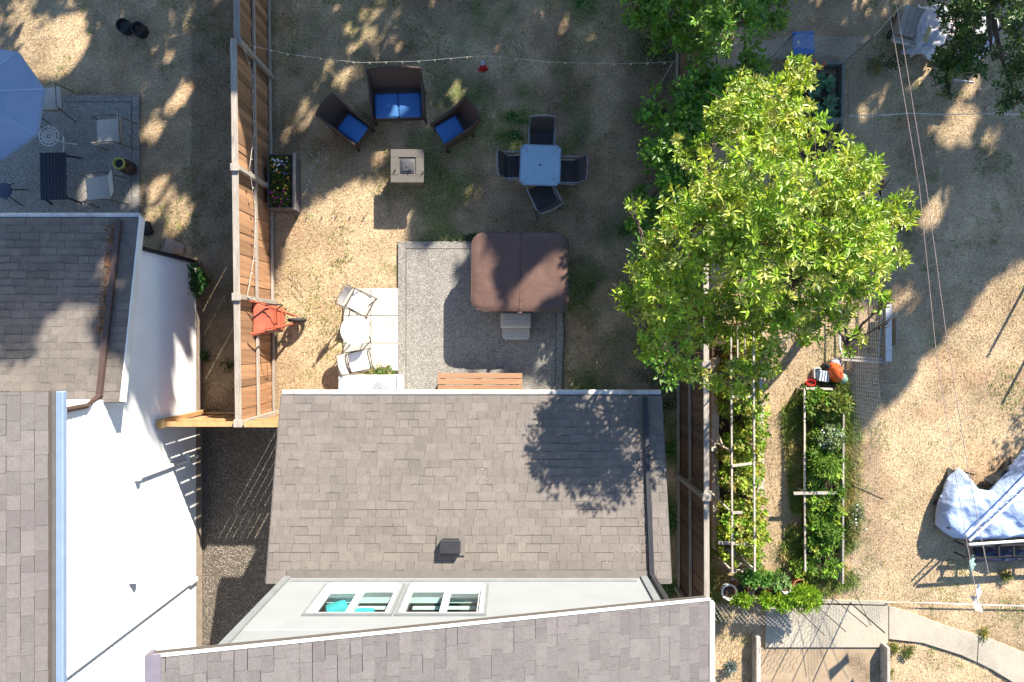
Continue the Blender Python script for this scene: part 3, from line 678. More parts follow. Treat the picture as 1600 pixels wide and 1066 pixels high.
# hot tub
t = thing('hot_tub', (.17, 1.445, 0), R(-.5), 'hot tub under a brown folding vinyl cover at the patio corner', 'hot tub')
def rrect(wx, wy, r, k=6):
    o = []
    for cx, cy, a in ((wx/2-r, wy/2-r, 0), (-wx/2+r, wy/2-r, 90), (-wx/2+r, -wy/2+r, 180), (wx/2-r, -wy/2+r, 270)):
        o += [(cx+r*math.cos(R(a+90*i/k)), cy+r*math.sin(R(a+90*i/k))) for i in range(k+1)]
    return o
MB().prism(rrect(1.92, 1.54, .2), .05, .80).build('cabinet', M_tubside, t)
for i in range(11): 
    for s in (-1, 1): MB().box((-.8+.16*i, s*.775, .42), (.14, .018, .7)).build('side_slat', M_tubside, t)
for s in (-1, 1):   # the two halves of the cover, ridge in the middle, sagging skin
    me = MB(); k = 16; pr = []
    wx, wy, r = 2.03, 1.65, .24
    nx_, ny_ = 14, 22; vs = {}
    for i in range(nx_+1):
        for j in range(ny_+1):
            u = i/nx_; x = u*wx/2; 
            ylim = wy/2 if x < wx/2-r else wy/2-r+math.sqrt(max(0, r*r-(x-(wx/2-r))**2))
            y = -ylim+2*ylim*j/ny_
            ed = min(1, (wx/2-x)/.09)*min(1, (ylim-abs(y))/.07+.0)
            z = .925+.035*(1-u)+(-.022*math.sin(PI*u)*math.cos(PI*y/wy))+.005*math.sin(x*9+y*5*s)+.004*math.sin(x*23-y*17*s+2*math.sin(y*6))*math.sin(y*4+x*3)-.035*(1-ed)**2
            if i == 0: z -= .012
            vs[i, j] = me.b.verts.new((s*(x+.004), y, z))
    for i in range(nx_):
        for j in range(ny_): 
            try: me.b.faces.new((vs[i, j], vs[i+1, j], vs[i+1, j+1], vs[i, j+1]))
            except ValueError: pass
    rim = [vs[0, 0]]+[vs[i, 0] for i in range(1, nx_+1)]+[vs[nx_, j] for j in range(1, ny_+1)]+[vs[i, ny_] for i in range(nx_-1, -1, -1)]
    lo_ = [me.b.verts.new((v.co.x, v.co.y, .79)) for v in rim]
    for i in range(len(rim)-1): me.b.faces.new((rim[i], lo_[i], lo_[i+1], rim[i+1]))
    bmesh.ops.remove_doubles(me.b, verts=me.b.verts[:], dist=.0005)
    c = me.build('cover_half', M_tub, t, True)
    MB().tube([(s*x, y, .893) for x, y in ([(a, -.828) for a in (.02, .4, .74)]+[(.90, -.785), (.985, -.70), (1.02, -.58), (1.02, .58), (.985, .70), (.90, .785)]+[(a, .828) for a in (.74, .4, .02)])], .008, 5).build('seam', M_tubside, c)
    b = MB(); b.box((s*.5, -.835, .83), (.05, .01, .16)); b.build('strap', M_tubside, t)
b = MB(); b.tube([(0, -.83, .948), (0, -.4, .957), (0, .4, .957), (0, .83, .948)], .009, 6); b.box((0, -.85, .90), (.09, .03, .08), bev=.01); b.build('cover_hinge', M_tub, t)
# steps
t = thing('hot_tub_steps', (.085, .33, .06), 0, 'grey moulded plastic steps against the hot tub', 'steps')
b = MB(); b.box((0, .12, .2), (.66, .34, .40), bev=.035, seg=3); b.build('upper_step', M_step, t, True)
b = MB(); b.prism([(x*.62/.66, y-.13) for x, y in rrect(.64, .34, .09)], 0, .2); b.build('lower_step', M_step, t, True)
for i in range(6):
    b = MB(); b.box((0, -.24+.042*i, .203), (.5, .016, .012), bev=.004, seg=1); b.build('tread_rib', M_step, t)
for i in range(5):
    b = MB(); b.box((0, .02+.05*i, .403), (.52, .018, .012), bev=.004, seg=1); b.build('tread_rib', M_step, t)
# power cable from the tub
o = MB().tube([at(852, 486, .3), at(868, 487, .1), at(880, 489, .09), at(882, 520, .07), at(880, 560, .07), at(879, 600, .07), at(878, 625, .07)], .012, 5).build('cable', M_dark)
tag(o, 'black cable along the patio edge from the hot tub to the house', 'cable')
# slatted bench
t = thing('bench', (-.69, -.94, .06), 0, 'brown slatted bench at the house wall below the patio', 'bench')
for i in range(4): MB().box((0, .19-.128*i, .42), (1.82, .112, .032), bev=.004, seg=1).build('slat', M_bench, t)
for x in (-.8, 0, .8):
    MB().box((x, 0, .37), (.06, .48, .06)).build('cross_beam', M_bench, t)
    for y in (-.19, .19): MB().box((x, y, .17), (.07, .07, .34)).build('leg', M_bench, t)
# cooling unit
t = thing('heat_pump', (-3.03, -.98, 0), 0, 'white boxy heat pump with a round grille beside the patio', 'heat pump')
b = MB(); b.box((0, 0, .44), (1.24, .48, .82), bev=.012); b.build('casing', M_plastic, t)
b = MB(); b.lathe([(.17, .0), (.17, .025), (.02, .05)], 24, (.28, -.02, .852)); g = b.build('fan_dome', mat('grille_grey', (.26, .27, .29), rough=.5, bump=.5, wave=60), t, True)
b = MB()
for k in range(5): b.tube([(.28+(.04+.03*k)*math.cos(2*PI*i/20), -.02+(.04+.03*k)*math.sin(2*PI*i/20), .902-.006*k) for i in range(20)], .003, 4, closed=True)
b.build('grille_ring', M_plastic, g)
MB().box((.60, 0, .45), (.03, .49, .8), bev=.005).build('side_panel', M_plastic, t)
for x in (-.5, .5): MB().box((x, 0, .02), (.08, .5, .06)).build('foot', M_dark, t)
# bistro set
t = thing('bistro_table', (-3.32, .22, .05), 0, 'round white folding table on the pale pavers', 'table')
b = MB(); b.lathe([(.28, .685), (.31, .69), (.315, .70), (.312, .712), (.30, .717)], 40); b.build('table_top', M_plastic, t, True)
for s in (-1, 1):
    MB().tube([(s*.18, -.2, .68), (s*.2, .22, 0)], .012, 6).build('leg', M_taupe, t); MB().tube([(s*.17, .2, .68), (s*.19, -.22, 0)], .012, 6).build('leg', M_taupe, t)
def folding(loc, ang, label, seatm):
    t = thing('folding_chair', loc, ang, label, 'chair', 'folding chairs beside the round table')
    b = MB(); b.box((0, -.02, .43), (.40, .40, .03), (R(4), 0, 0), bev=.013, seg=2); b.build('seat', seatm, t, True)
    b = MB(); k = 6
    f = []
    for i in range(k+1):
        x = (-1+2*i/k)*.215; y = .30-.03*(1-(x/.215)**2)*-1
        f.append(x)
    v = []
    for z, yy in ((.60, .20), (.72, .235), (.86, .29)):
        for x in f: v.append((x*(1 if z < .8 else .92), yy+.035*(1-(x/.215)**2), z))
    n = k+1; fs = [(r*n+i, r*n+i+1, (r+1)*n+i+1, (r+1)*n+i) for r in range(2) for i in range(k)]
    b.hull(v, fs); bmesh.ops.solidify(b.b, geom=b.b.faces[:], thickness=.022); b.build('backrest', seatm, t, True)
    for s in (-1, 1):
        MB().tube([(s*.225, .31, .88), (s*.235, .2, .60), (s*.235, -.24, 0)], .012, 6).build('leg', M_taupe, t, True)
        MB().tube([(s*.215, -.2, .44), (s*.215, .12, .40), (s*.215, .33, 0)], .012, 6).build('leg', M_taupe, t, True)
    MB().tube([(-.225, .31, .88), (-.2, .325, .895), (.2, .325, .895), (.225, .31, .88)], .012, 6).build('top_bar', M_taupe, t, True)
    MB().tube([(-.215, .3, .06), (.215, .3, .06)], .01, 6).build('stretcher', M_taupe, t)
    MB().tube([(-.235, -.21, .06), (.235, -.21, .06)], .01, 6).build('stretcher', M_taupe, t)
    return t
folding(at(567, 474, .05), R(62), 'white folding chair with taupe tubes between the round table and the lawn above it', M_plastic)
folding(at(566, 564, .05), R(103), 'taupe tubed folding chair with white back, between the round table and the heat pump', M_plastic)
# fence planter with pansies
def planter_box(name, loc, sx, sy, h, m, label, rim=.04):
    t = thing(name, loc, 0, label, 'planter')
    for s in (-1, 1):
        MB().box((s*(sx/2-.015), 0, h/2), (.03, sy, h), bev=.003, seg=1).build('side_board', m, t)
        MB().box((0, s*(sy/2-.015), h/2), (sx-.062, .03, h-.005), bev=.003, seg=1).build('end_board', m, t)
    MB().box((0, 0, h-.08), (sx-.065, sy-.065, .04)).build('soil', M_soil, t)
    return t
t = planter_box('flower_planter', (-4.98, 3.44, 0), .56, 1.18, .52, mat('dark_grey_wood', (.12, .11, .115), rough=.7, scale=8), 'dark wooden planter of mixed pansies standing against the fence')
MB().box((.295, 0, .50), (.05, 1.22, .05), bev=.004, seg=1).build('trim_board', M_greywood, t)
n = 260; P = np.stack([rng.uniform(-.22, .2, n), rng.uniform(-.53, .53, n), rng.uniform(.45, .56, n)], 1)
A = rosettes(P, 6, .055, .026, [(.10, .17, .03), (.06, .11, .025), (.14, .2, .04)]); 
leafmesh('foliage', *A, M_leafd, t)
def flowers(name, P, s, col, parent):
    m = mat('petal_'+name, col, tuple(x*.8 for x in col), rough=.6)
    V = []; Fq = []
    for p in P:
        a0 = random.random()*6; tl = random.uniform(-.3, .3); i0 = len(V)
        V.append((p[0], p[1], p[2]+s*.2))
        for k in range(10):
            r = s*(1 if k % 2 == 0 else .62)*random.uniform(.85, 1.1); a = a0+k*PI/5
            V.append((p[0]+r*math.cos(a), p[1]+r*math.sin(a), p[2]+tl*r*math.cos(a)))
        Fq += [(i0, i0+1+k, i0+1+(k+1) % 10) for k in range(10)]
    o = npmesh(name, np.array(V), np.array(Fq), m, parent); o['kind'] = 'stuff'; return o
for nm, c, yr, k in (('white_pansy', (.8, .8, .85), (.1, .55), 16), ('orange_pansy', (.8, .3, .03), (-.2, .45), 9), ('yellow_pansy', (.8, .6, .05), (-.4, .5), 12), ('magenta_pansy', (.35, .04, .22), (-.55, -.2), 14), ('violet_pansy', (.22, .12, .4), (-.1, .5), 8)):
    flowers(nm, [(random.uniform(-.2, .18), random.uniform(*yr), random.uniform(.53, .58)) for _ in range(k)], .03, c, t)
# wheelbarrow leaning upside down against the fence
t = thing('wheelbarrow', (-4.82, .47, 0), 0, 'red wheelbarrow leaning upended against the sunlit fence', 'wheelbarrow')
wc = Vector((.10, 0, .20))
b = MB(); b.tube([wc+Vector((.17*math.cos(a), -.01, .17*math.sin(a))) for a in [2*PI*i/20 for i in range(20)]], .038, 8, closed=True); wl = b.build('wheel', M_tyre, t, True)
b = MB(); b.tube([wc+Vector((0, -.09, 0)), wc+Vector((0, .07, 0))], .015, 6); b.tube([wc+Vector((0, -.035, 0)), wc+Vector((0, .015, 0))], .11, 14); b.build('hub', M_alu, wl)
for s in (-1, 1):
    b = MB(); b.tube([(.10, s*.075, .20), (-.02, s*.12, .52), (-.2, s*.24, 1.05), (-.33, s*.31, 1.45), (-.39, s*.325, 1.62)], .018, 6); b.build('handle', M_red, t, True)
    b = MB(); b.tube([(-.13, s*.2, .85), (.08, s*.27, 1.08), (.06, s*.28, 1.2), (-.24, s*.265, 1.22)], .014, 6); b.build('leg', M_dark, t, True)
    MB().beam((.06, s*.08, .30), (-.10, s*.16, .56), .04, .03).build('brace', M_red, t)
# tray: tapering pan with its floor outwards
def P3(u, s, d): # u along handle from wheel end, s across, d depth towards fence
    ax = Vector((-.36, 0, 1)).normalized(); nn = Vector((-1, 0, -.36)).normalized()
    return Vector((.0, 0, .46))+ax*u+Vector((0, s, 0))+nn*d
b = MB(); lo_ = [P3(.12, -.17, 0), P3(.12, .17, 0), P3(.66, .26, .0), P3(.66, -.26, .0)]; hi_ = [P3(-.06, -.24, .16), P3(-.06, .24, .16), P3(.86, .35, .2), P3(.86, -.35, .2)]
b.hull(lo_+hi_, [(0, 1, 2, 3), (0, 4, 5, 1), (1, 5, 6, 2), (2, 6, 7, 3), (3, 7, 4, 0)]); bmesh.ops.recalc_face_normals(b.b, faces=b.b.faces[:])
bmesh.ops.bevel(b.b, geom=[e for e in b.b.edges if len(e.link_faces) == 2], offset=.045, segments=3, affect='EDGES'); bmesh.ops.solidify(b.b, geom=b.b.faces[:], thickness=.006)
tr = b.build('tray', M_red, t, True)
MB().tube(hi_, .011, 6, closed=True).build('tray_rim', M_red, tr)
for u in (.25, .45): MB().beam(P3(u, -.22, -.012), P3(u, .22, -.012), .03, .012, (1, 0, .3)).build('tray_strap', M_red, tr)
# ---------------------------------------------------------------- neighbour's patio, left edge
t = thing('parasol', (at(-22, 160, 2.2).x, at(-22, 160, 2.2).y, 0), 0, 'blue grey patio parasol at the left edge of the picture', 'parasol')
b = MB(); n = 8; rad = 1.13; a0 = R(13)
ring = [(rad*math.cos(a0+2*PI*i/n), rad*math.sin(a0+2*PI*i/n)) for i in range(n)]
vs = [(0, 0, 2.62)]+[(x*.55, y*.55, 2.44) for x, y in ring]+[(x, y, 2.2) for x, y in ring]+[(x, y, 2.13) for x, y in ring]
fs = [(0, 1+i, 1+(i+1) % n) for i in range(n)]+[(1+i, 1+n+i, 1+n+(i+1) % n, 1+(i+1) % n) for i in range(n)]+[(1+n+i, 1+2*n+i, 1+2*n+(i+1) % n, 1+n+(i+1) % n) for i in range(n)]
b.hull(vs, fs); bmesh.ops.solidify(b.b, geom=b.b.faces[:], thickness=.006); b.build('canopy', M_bluefab, t)
for i in range(n): MB().tube([(0, 0, 2.625), (ring[i][0]*.55, ring[i][1]*.55, 2.447), (ring[i][0], ring[i][1], 2.207)], .006, 4).build('canopy_seam', M_bluefab, t)
MB().tube([(0, 0, 0), (0, 0, 2.7)], .02, 8).build('pole', M_alu, t)
for i in range(n): MB().tube([(0, 0, 2.58), (ring[i][0]*.98, ring[i][1]*.98, 2.18)], .008, 4).build('rib', M_alu, t)
def slingchair2(loc, ang, label, recl=.5):
    t = thing('garden_chair', loc, ang, label, 'chair', 'cream garden chairs on the left patio')
    w = .26
    b = MB(); b.box((0, -.03, .42), (w*2, .52, .05), (R(3), 0, 0), bev=.02, seg=2); b.build('seat_pad', M_cream, t, True)
    b = MB(); b.box((0, .24+recl*.22, .70), (w*1.9, .045, .56), (-math.atan(recl), 0, 0), bev=.02, seg=2); b.build('backrest', M_cream, t, True)
    for s in (-1, 1):
        x = s*(w+.03)
        MB().tube([(x, -.32, 0), (x, -.3, .62), (x, .2, .64), (x, .34, 0)], .014, 6).build('side_frame', M_taupe, t, True)
        MB().tube([(x*.95, .2, .42), (x*.95, .28+recl*.44, .98)], .013, 6).build('back_tube', M_taupe, t)
    MB().tube([(-w*.98, .28+recl*.44, .98), (w*.98, .28+recl*.44, .98)], .013, 6).build('top_bar', M_taupe, t)
    for i in range(9): MB().box((-w+.03+i*.0575, -.30, .40), (.035, .012, .05), bev=.004, seg=1).build('fringe', M_cream, t)
    return t
slingchair2(at(176, 207, .4)+Vector((0, 0, -.35)), R(-88), 'cream garden chair on the left patio between the upper patio edge and the yellow pot')
slingchair2(at(160, 296, .4)+Vector((0, 0, -.35)), R(-84), 'cream reclined garden chair between the black table and the roof edge', .75)
slingchair2(at(80, 160, .4)+Vector((0, 0, -.35)), R(184), 'cream garden chair beside the blue parasol, above the ornate round table', .3)
t = thing('ornate_table', (at(79, 214, .62).x, at(79, 214, .62).y, .05), 0, 'small round white lattice metal table beside the parasol', 'table')
b = MB(); 
for r in (.21, .14, .07): b.tube([(r*math.cos(2*PI*i/22), r*math.sin(2*PI*i/22), .62) for i in range(22)], .009, 5, closed=True)
for k in range(12):
    a = 2*PI*k/12; b.tube([(.07*math.cos(a), .07*math.sin(a), .62), (.14*math.cos(a+.25), .14*math.sin(a+.25), .62), (.21*math.cos(a), .21*math.sin(a), .62)], .007, 4)
    b.tube([(.105*math.cos(a)+.02*math.cos(q), .105*math.sin(a)+.02*math.sin(q), .62) for q in [2*PI*i/8 for i in range(8)]], .006, 4, closed=True)
b.build('lattice_top', M_white, t)
MB().tube([(0, 0, .61), (0, 0, .1)], .018, 8).build('pedestal', M_white, t)
for k in range(3): MB().tube([(0, 0, .14), (.2*math.cos(k*2.1), .2*math.sin(k*2.1), 0)], .012, 6).build('foot', M_white, t)
t = thing('slatted_table', at(87, 277, .4)+Vector((0, 0, -.35)), R(1), 'low black slatted rectangular table on the left patio', 'table')
mblk = mat('black_blue_slat', (.022, .028, .045), rough=.5)
for i in range(8): MB().box((-.25+i*.0715, 0, .43), (.062, 1.02, .02), bev=.003, seg=1).build('slat', mblk, t)
for y in (-.44, 0, .44): MB().box((0, y, .40), (.56, .05, .03)).build('cross_bar', mblk, t)
for sx in (-1, 1):
    for sy in (-1, 1): MB().beam((sx*.24, sy*.45, .4), (sx*.34, sy*.5, 0), .035, .035, (0, 1, 0)).build('leg', mblk, t)
t = thing('stool', (at(10, 299, .4).x, at(10, 299, .4).y, .05), 0, 'dark round stool below the parasol at the left edge', 'stool')
MB().lathe([(.15, .40), (.17, .41), (.17, .44), (.15, .45)], 20).build('seat', mat('slate_blue_seat', (.05, .07, .12), rough=.7), t, True)
for k in range(4): MB().tube([(.1*math.cos(k*PI/2+.4), .1*math.sin(k*PI/2+.4), .4), (.27*math.cos(k*PI/2+.4), .27*math.sin(k*PI/2+.4), 0)], .012, 6).build('leg', M_dark, t)
t = thing('tall_pot', (at(187, 256, .55).x, at(187, 256, .55).y, .05), 0, 'tall dark pot with a yellow green rim on the left patio', 'pot')
b = MB(); b.lathe([(.10, 0), (.15, .1), (.155, .3), (.125, .44), (.12, .5)], 22); b.build('pot_body', M_dark, t, True)
b = MB(); b.lathe([(.12, .49), (.128, .50), (.128, .545), (.118, .55), (.098, .545), (.092, .50), (.09, .47)], 22); b.build('pot_rim', M_yellow, t, True)
MB().lathe([(.088, .48), (.088, .49)], 16).build('soil', mat('olive_moss', (.16, .16, .04), scale=40, bump=1), t)
# two black tyres on the grass
for i, (px, py, lb) in enumerate(((200, 46, 'black ring pot in the shaded grass, nearer the left edge'), (223, 51, 'black ring pot in the shaded grass, nearer the fence'))):
    t = thing('ring_pot', at(px, py), 0, lb, 'pot', 'black ring pots on the grass')
    b = MB(); b.lathe([(.135, 0), (.15, .02), (.16, .2), (.15, .225), (.12, .225), (.112, .12)], 24); b.build('ring', M_tyre, t, True)
    MB().lathe([(.11, .12), (.11, .135)], 16).build('soil', mat('pot_soil%s' % ('_grey' if i == 0 else '_brown'), (.10, .10, .09) if i == 0 else (.12, .08, .05), scale=40, bump=1), t)
# nested clay pots lying by the wall
t = thing('clay_pots', (at(256, 384, .2).x, at(256, 384, .2).y, 0), R(-10), 'nested pinkish clay flower pots lying by the black pipe', 'flower pots')
for i, (dx, r) in enumerate(((0, .19), (.06, .178), (.11, .168))):
    b = MB(); n_ = 24; mtx = Matrix.Translation((dx, 0, .16)) @ Matrix.Rotation(R(-52), 4, 'Y')
    q = MB(); q.lathe([(r*.72, -.26), (r*.9, -.05), (r*.93, -.05), (r*1.03, -.045), (r*1.05, .02), (r*.95, .025), (r*.86, -.06), (r*.66, -.24)], n_)
    q.b.transform(mtx); q.build('flower_pot', M_pink, t, True)
o = MB().box((0, 0, .09), (.22, .3, .18), (0, 0, .3), bev=.05).build('black_bag', M_tyre, None, True); o.location = at(232, 358); tag(o, 'small black bag behind the roof corner on the dry grass', 'bag')
# leafy plant at the wall and small weeds
def bush(name, c, r, n, per, L, W, cols, label, cat, m=None, tilt=(.0, .8), group=None, stem=True, hh=None):
    t = thing(name, (c[0], c[1], 0), 0, label, cat, group)
    P = ball(n, (0, 0, c[2]), r)
    leafmesh('foliage', *rosettes(P, per, L, W, cols, tilt), m or M_leafd, t)
    if stem:
        b = MB(); 
        for k in range(4): b.tube([(0, 0, 0), tuple(rng.normal(0, .3, 2)*np.array(r[:2]))+(c[2],)], .007, 4)
        b.build('stem', M_bark, t)
    return t
p = at(299, 437, .45); bush('leafy_plant', p, (.30, .30, .25), 60, 6, .13, .07, [(.09, .24, .04), (.13, .32, .05), (.06, .16, .04)], 'leafy green plant growing against the base of the white wall', 'plant')
p = at(322, 438, .25); bush('weed', p, (.2, .1, .1), 12, 5, .08, .03, [(.14, .15, .04)], 'thin yellowish weed beside the leafy plant at the white wall', 'weed')
p = at(320, 556, .08); bush('weed', p, (.1, .12, .07), 22, 6, .06, .025, [(.05, .11, .03)], 'small green weed at the foot of the white wall', 'weed')
p = at(357, 572, .06); bush('weed', p, (.16, .16, .05), 20, 5, .06, .02, [(.06, .09, .03)], 'low green weed in the dirt beside the fence foot', 'weed')
# plants along the heat pump
p = at(592, 580, .15); bush('low_plant', p, (.40, .09, .13), 70, 5, .07, .035, [(.16, .22, .05), (.10, .18, .04), (.35, .3, .15)], 'low leafy strip of plants between the pavers and the heat pump', 'plant', stem=False)
p = at(780, 372, .05); bush('clover_patch', p, (1.3, .12, .05), 260, 4, .045, .03, [(.05, .10, .03), (.04, .08, .03)], 'green clover patch along the upper edge of the patio', 'clover', stem=False)
# garden ornament
t = thing('garden_ornament', at(755, 108), R(5), 'small red and pale blue ornament in the grass near the string lights', 'ornament')
b = MB(); b.lathe([(.05, .02), (.085, .05), (.075, .12), (.04, .16)], 14); b.box((-.07, -.03, .05), (.08, .05, .06), bev=.015); b.box((.07, -.03, .05), (.08, .05, .06), bev=.015); b.build('red_body', mat('bright_red', (.55, .02, .02), rough=.4), t, True)
b = MB(); b.lathe([(.03, .14), (.055, .18), (.05, .22), (.02, .25)], 14, (0, .05, 0)); b.build('pale_top', mat('pale_blue_grey', (.45, .5, .6), rough=.5), t, True)
# small pale stones on the lawn
b = MB()
for _ in range(46):
    q = at(random.gauss(492, 22), random.gauss(262, 35) if random.random() < .8 else random.uniform(280, 330), .012); b.box(q, (random.uniform(.012, .03),)*3, (random.random()*3,)*3)
tag(b.build('pale_pebbles', mat('white_pebble', (.6, .58, .54))), 'pale pebbles scattered on the lawn near the planter', 'pebbles', kind='stuff')
# dry twigs
b = MB()
for _ in range(16):
    q = at(455+random.gauss(0, 12), 440+random.gauss(0, 16), .03); a = R(-60+random.gauss(0, 22)); l = random.uniform(.2, .45)
    d = Vector((math.cos(a), math.sin(a), .05))*l; b.tube([q-d/2, q+d*.1+Vector((random.gauss(0, .01), .01, .02)), q+d/2], .004, 4)
tag(b.build('dry_twigs', mat('straw_twig', (.45, .35, .27))), 'pale dry twigs lying on the lawn by the fence', 'twigs', kind='stuff')
# string lights
def cord(name, pts, r, m, label, cat, bulbs=0, sag=0):
    t = thing(name, (0, 0, 0), 0, label, cat); P = []
    for a, b2 in zip(pts, pts[1:]):
        a = Vector(a); b2 = Vector(b2)
        for i in range(12): u = i/12; P.append(a.lerp(b2, u)-Vector((0, 0, sag*4*u*(1-u))))
    P.append(Vector(pts[-1])); MB().tube(P, r, 4).build('cord', m, t)
    if bulbs:
        L_ = [0]; 
        for a, b2 in zip(P, P[1:]): L_.append(L_[-1]+(b2-a).length)
        for k in range(bulbs):
            s = L_[-1]*(k+.5)/bulbs; i = max(j for j in range(len(P)-1) if L_[j] <= s); p = P[i].lerp(P[i+1], (s-L_[i])/(L_[i+1]-L_[i]))
            q = MB(); q.lathe([(.008, 0), (.012, -.02), (.020, -.045), (.012, -.07)], 8, p); q.build('bulb', M_bulb, t, True)
    return t
M_bulb = mat('pale_bulb', (.5, .48, .33), rough=.2)
cord('string_lights', [at(384, 70, 2.0), at(460, 86, 1.95), at(560, 98, 1.9), at(650, 96, 1.9), at(756, 87, 2.0), at(860, 97, 1.95), at(960, 100, 1.98), at(1052, 97, 2.05)], .0025, M_ropew, 'string of pale bulbs across the lawn above the sofa', 'string lights', 26)
cord('string_lights', [at(379, 68, 2.0), at(393, 112, 1.4), at(397, 205, 1.35), at(390, 262, 1.7), at(399, 330, 1.35), at(397, 400, 1.35), at(386, 464, 1.8), at(400, 470, 1.3)], .004, M_ropew, 'string of pale bulbs hanging along the left board fence', 'string lights', 20)
lp = at(1052, 97, 2.06)
tag(MB().tube([(lp.x, lp.y, 0), (lp.x, lp.y, 2.08)], .022, 8).build('light_pole', M_alu), 'thin grey pole holding the end of the string lights by the hedge', 'pole')
# ---------------------------------------------------------------- the garden on the right
def beambetween(name, a, b, w_, h_, m, parent=None):
    return MB().beam(a, b, w_, h_).build(name, m, parent)
LG = [(.30, .44, .04), (.34, .44, .06), (.44, .46, .08), (.16, .30, .03), (.46, .43, .12)]
LD = [(.16, .32, .035), (.24, .42, .04), (.34, .46, .06), (.09, .2, .03)]
# bed A with its trellis
t = thing('raised_bed', (4.9, -2.1, 0), 0, 'long timber edged bed of yellow green vines next to the dark fence', 'raised bed')
L0 = lambda px, py, z: at(px, py, z)-Vector((4.9, -2.1, 0))
beambetween('side_board', L0(1117, 560, .15), L0(1114, 705, .15), .15, .3, M_greywood2, t); beambetween('side_board', L0(1114, 707, .15), L0(1118, 856, .15), .15, .3, M_greywood2, t)
beambetween('side_board', L0(1186, 470, .15), L0(1185, 610, .15), .14, .3, M_greywood2, t); beambetween('side_board', L0(1185.5, 612, .15), L0(1185, 762, .15), .14, .3, M_greywood2, t)
beambetween('end_board', L0(1120, 858, .15), L0(1178, 857, .15), .12, .3, M_greywood2, t)
MB().box((-.02, .1, .06), (.95, 4.6, .2)).build('soil', M_soil, t)
n = 2300; P = np.stack([rng.uniform(-.44, .40, n), rng.uniform(-2.75, 2.4, n), rng.uniform(.12, .6, n)+rng.random(n)**2*.75], 1)
keep = fnoise(P[:, 0], P[:, 1], .4, 61, 3) > .41+.16*(P[:, 2]-.5); P = P[keep]
leafmesh('foliage', *rosettes(P, 9, .085, .05, LG, (-.3, 1.0), .3), M_leafd, t)
n = 420; P = np.stack([rng.uniform(.3, .74, n), rng.uniform(-2.3, -.5, n), rng.uniform(.1, .4, n)], 1); P = P[fnoise(P[:, 0], P[:, 1], .4, 62, 3) > .52]
leafmesh('vine_overhang', *rosettes(P, 8, .085, .05, LG, (-.3, 1.0), .3), M_leafd, t)
t = thing('trellis', (4.7, -2.1, 0), 0, 'weathered pale wooden trellis rails over the vine bed', 'trellis')
L0 = lambda px, py, z: at(px, py, z)-Vector((4.7, -2.1, 0))
for px, y0, y1 in ((1142, 515, 895), (1177, 500, 893)):
    beambetween('rail', L0(px, y0, 1.15), L0(px+1, (y0+y1)/2, 1.15), .035, .05, M_greywood2, t); beambetween('rail', L0(px+1, (y0+y1)/2+1, 1.15), L0(px+2, y1, 1.15), .035, .05, M_greywood2, t)
    for py in (y0+4, (y0+y1)/2, y1-4):
        p = L0(px, py, 1.12); MB().box((p.x, p.y, .56), (.04, .04, 1.12)).build('post', M_greywood2, t)
for px in (1152.5, 1164): beambetween('rail', L0(px, 505, 1.12), L0(px, 622, 1.12), .022, .03, M_greywood2, t)
for py in (520, 620, 728, 801): beambetween('cross_bar', L0(1144, py, 1.19), L0(1175 if py != 801 else 1160, py+(-4 if py == 728 else 0), 1.19), .05, .025, M_greywood2, t)
beambetween('cross_bar', L0(1122, 848, 1.0), L0(1176, 851, 1.0), .06, .03, M_greywood2, t)
beambetween('loose_stick', L0(1109, 767, .5), L0(1140, 797, .9), .035, .035, M_greywood2, t); beambetween('loose_stick', L0(1108, 685, .5), L0(1143, 705, .9), .03, .03, M_greywood2, t)
beambetween('loose_stick', L0(1120, 672, .4), L0(1131, 700, .8), .02, .02, M_greywood2, t); beambetween('loose_stick', L0(1188, 794, .5), L0(1206, 805, .3), .02, .02, M_greywood2, t)
t = thing('scrap_wood', at(1160, 888), R(4), 'small stack of grey broken boards below the vine trellis', 'scrap wood')
for i, (x, y, l, wd, a) in enumerate(((0, .14, .5, .07, 4), (.03, -.02, .62, .08, -2), (-.02, -.14, .6, .09, 3), (-.2, -.2, .45, .05, 78), (.18, 0, .4, .05, 85), (-.25, .25, .45, .06, 88), (-.02, .06, .3, .12, 30))):
    MB().box((x, y, .1+.035*i), (l, wd, .03), (0, 0, R(a)), bev=.003, seg=1).build('board', M_greywood2, t)
# bed B
t = thing('raised_bed', (6.8, -3.0, 0), 0, 'narrow bed of dark green vegetables framed by thin pale rails left of the netting', 'raised bed')
L0 = lambda px, py, z: at(px, py, z)-Vector((6.8, -3.0, 0))
beambetween('rail', L0(1257, 607, .4), L0(1257, 768, .4), .035, .04, M_greywood2, t); beambetween('rail', L0(1257, 770, .4), L0(1258, 893, .4), .035, .04, M_greywood2, t)
beambetween('rail', L0(1259, 607, .42), L0(1300, 608, .42), .045, .045, M_greywood2, t); beambetween('cross_bar', L0(1240, 771, .46), L0(1306, 770, .46), .06, .03, M_greywood2, t)
beambetween('side_board', L0(1315, 640, .2), L0(1314, 910, .2), .035, .2, M_greywood2, t)
for px, py in ((1257, 609), (1257, 768), (1258, 890), (1300, 609)):
    p = L0(px, py, .4); MB().box((p.x, p.y, .2), (.04, .04, .4)).build('post', M_greywood2, t)
MB().box((0, 0, .04), (.72, 4.1, .16)).build('soil', M_soil, t)
n = 1000; P = np.stack([rng.uniform(-.38, .34, n), rng.uniform(-2.1, 1.95, n), rng.uniform(.12, .5, n)], 1)
P = P[(fnoise(P[:, 0], P[:, 1], .45, 63, 3) > .47) & (P[:, 1] > -1.5) | (rng.random(n) < .35)]
leafmesh('foliage', *rosettes(P, 9, .095, .05, LD+[(.16, .24, .05)], (-.2, 1.0), .3), M_leafd, t)
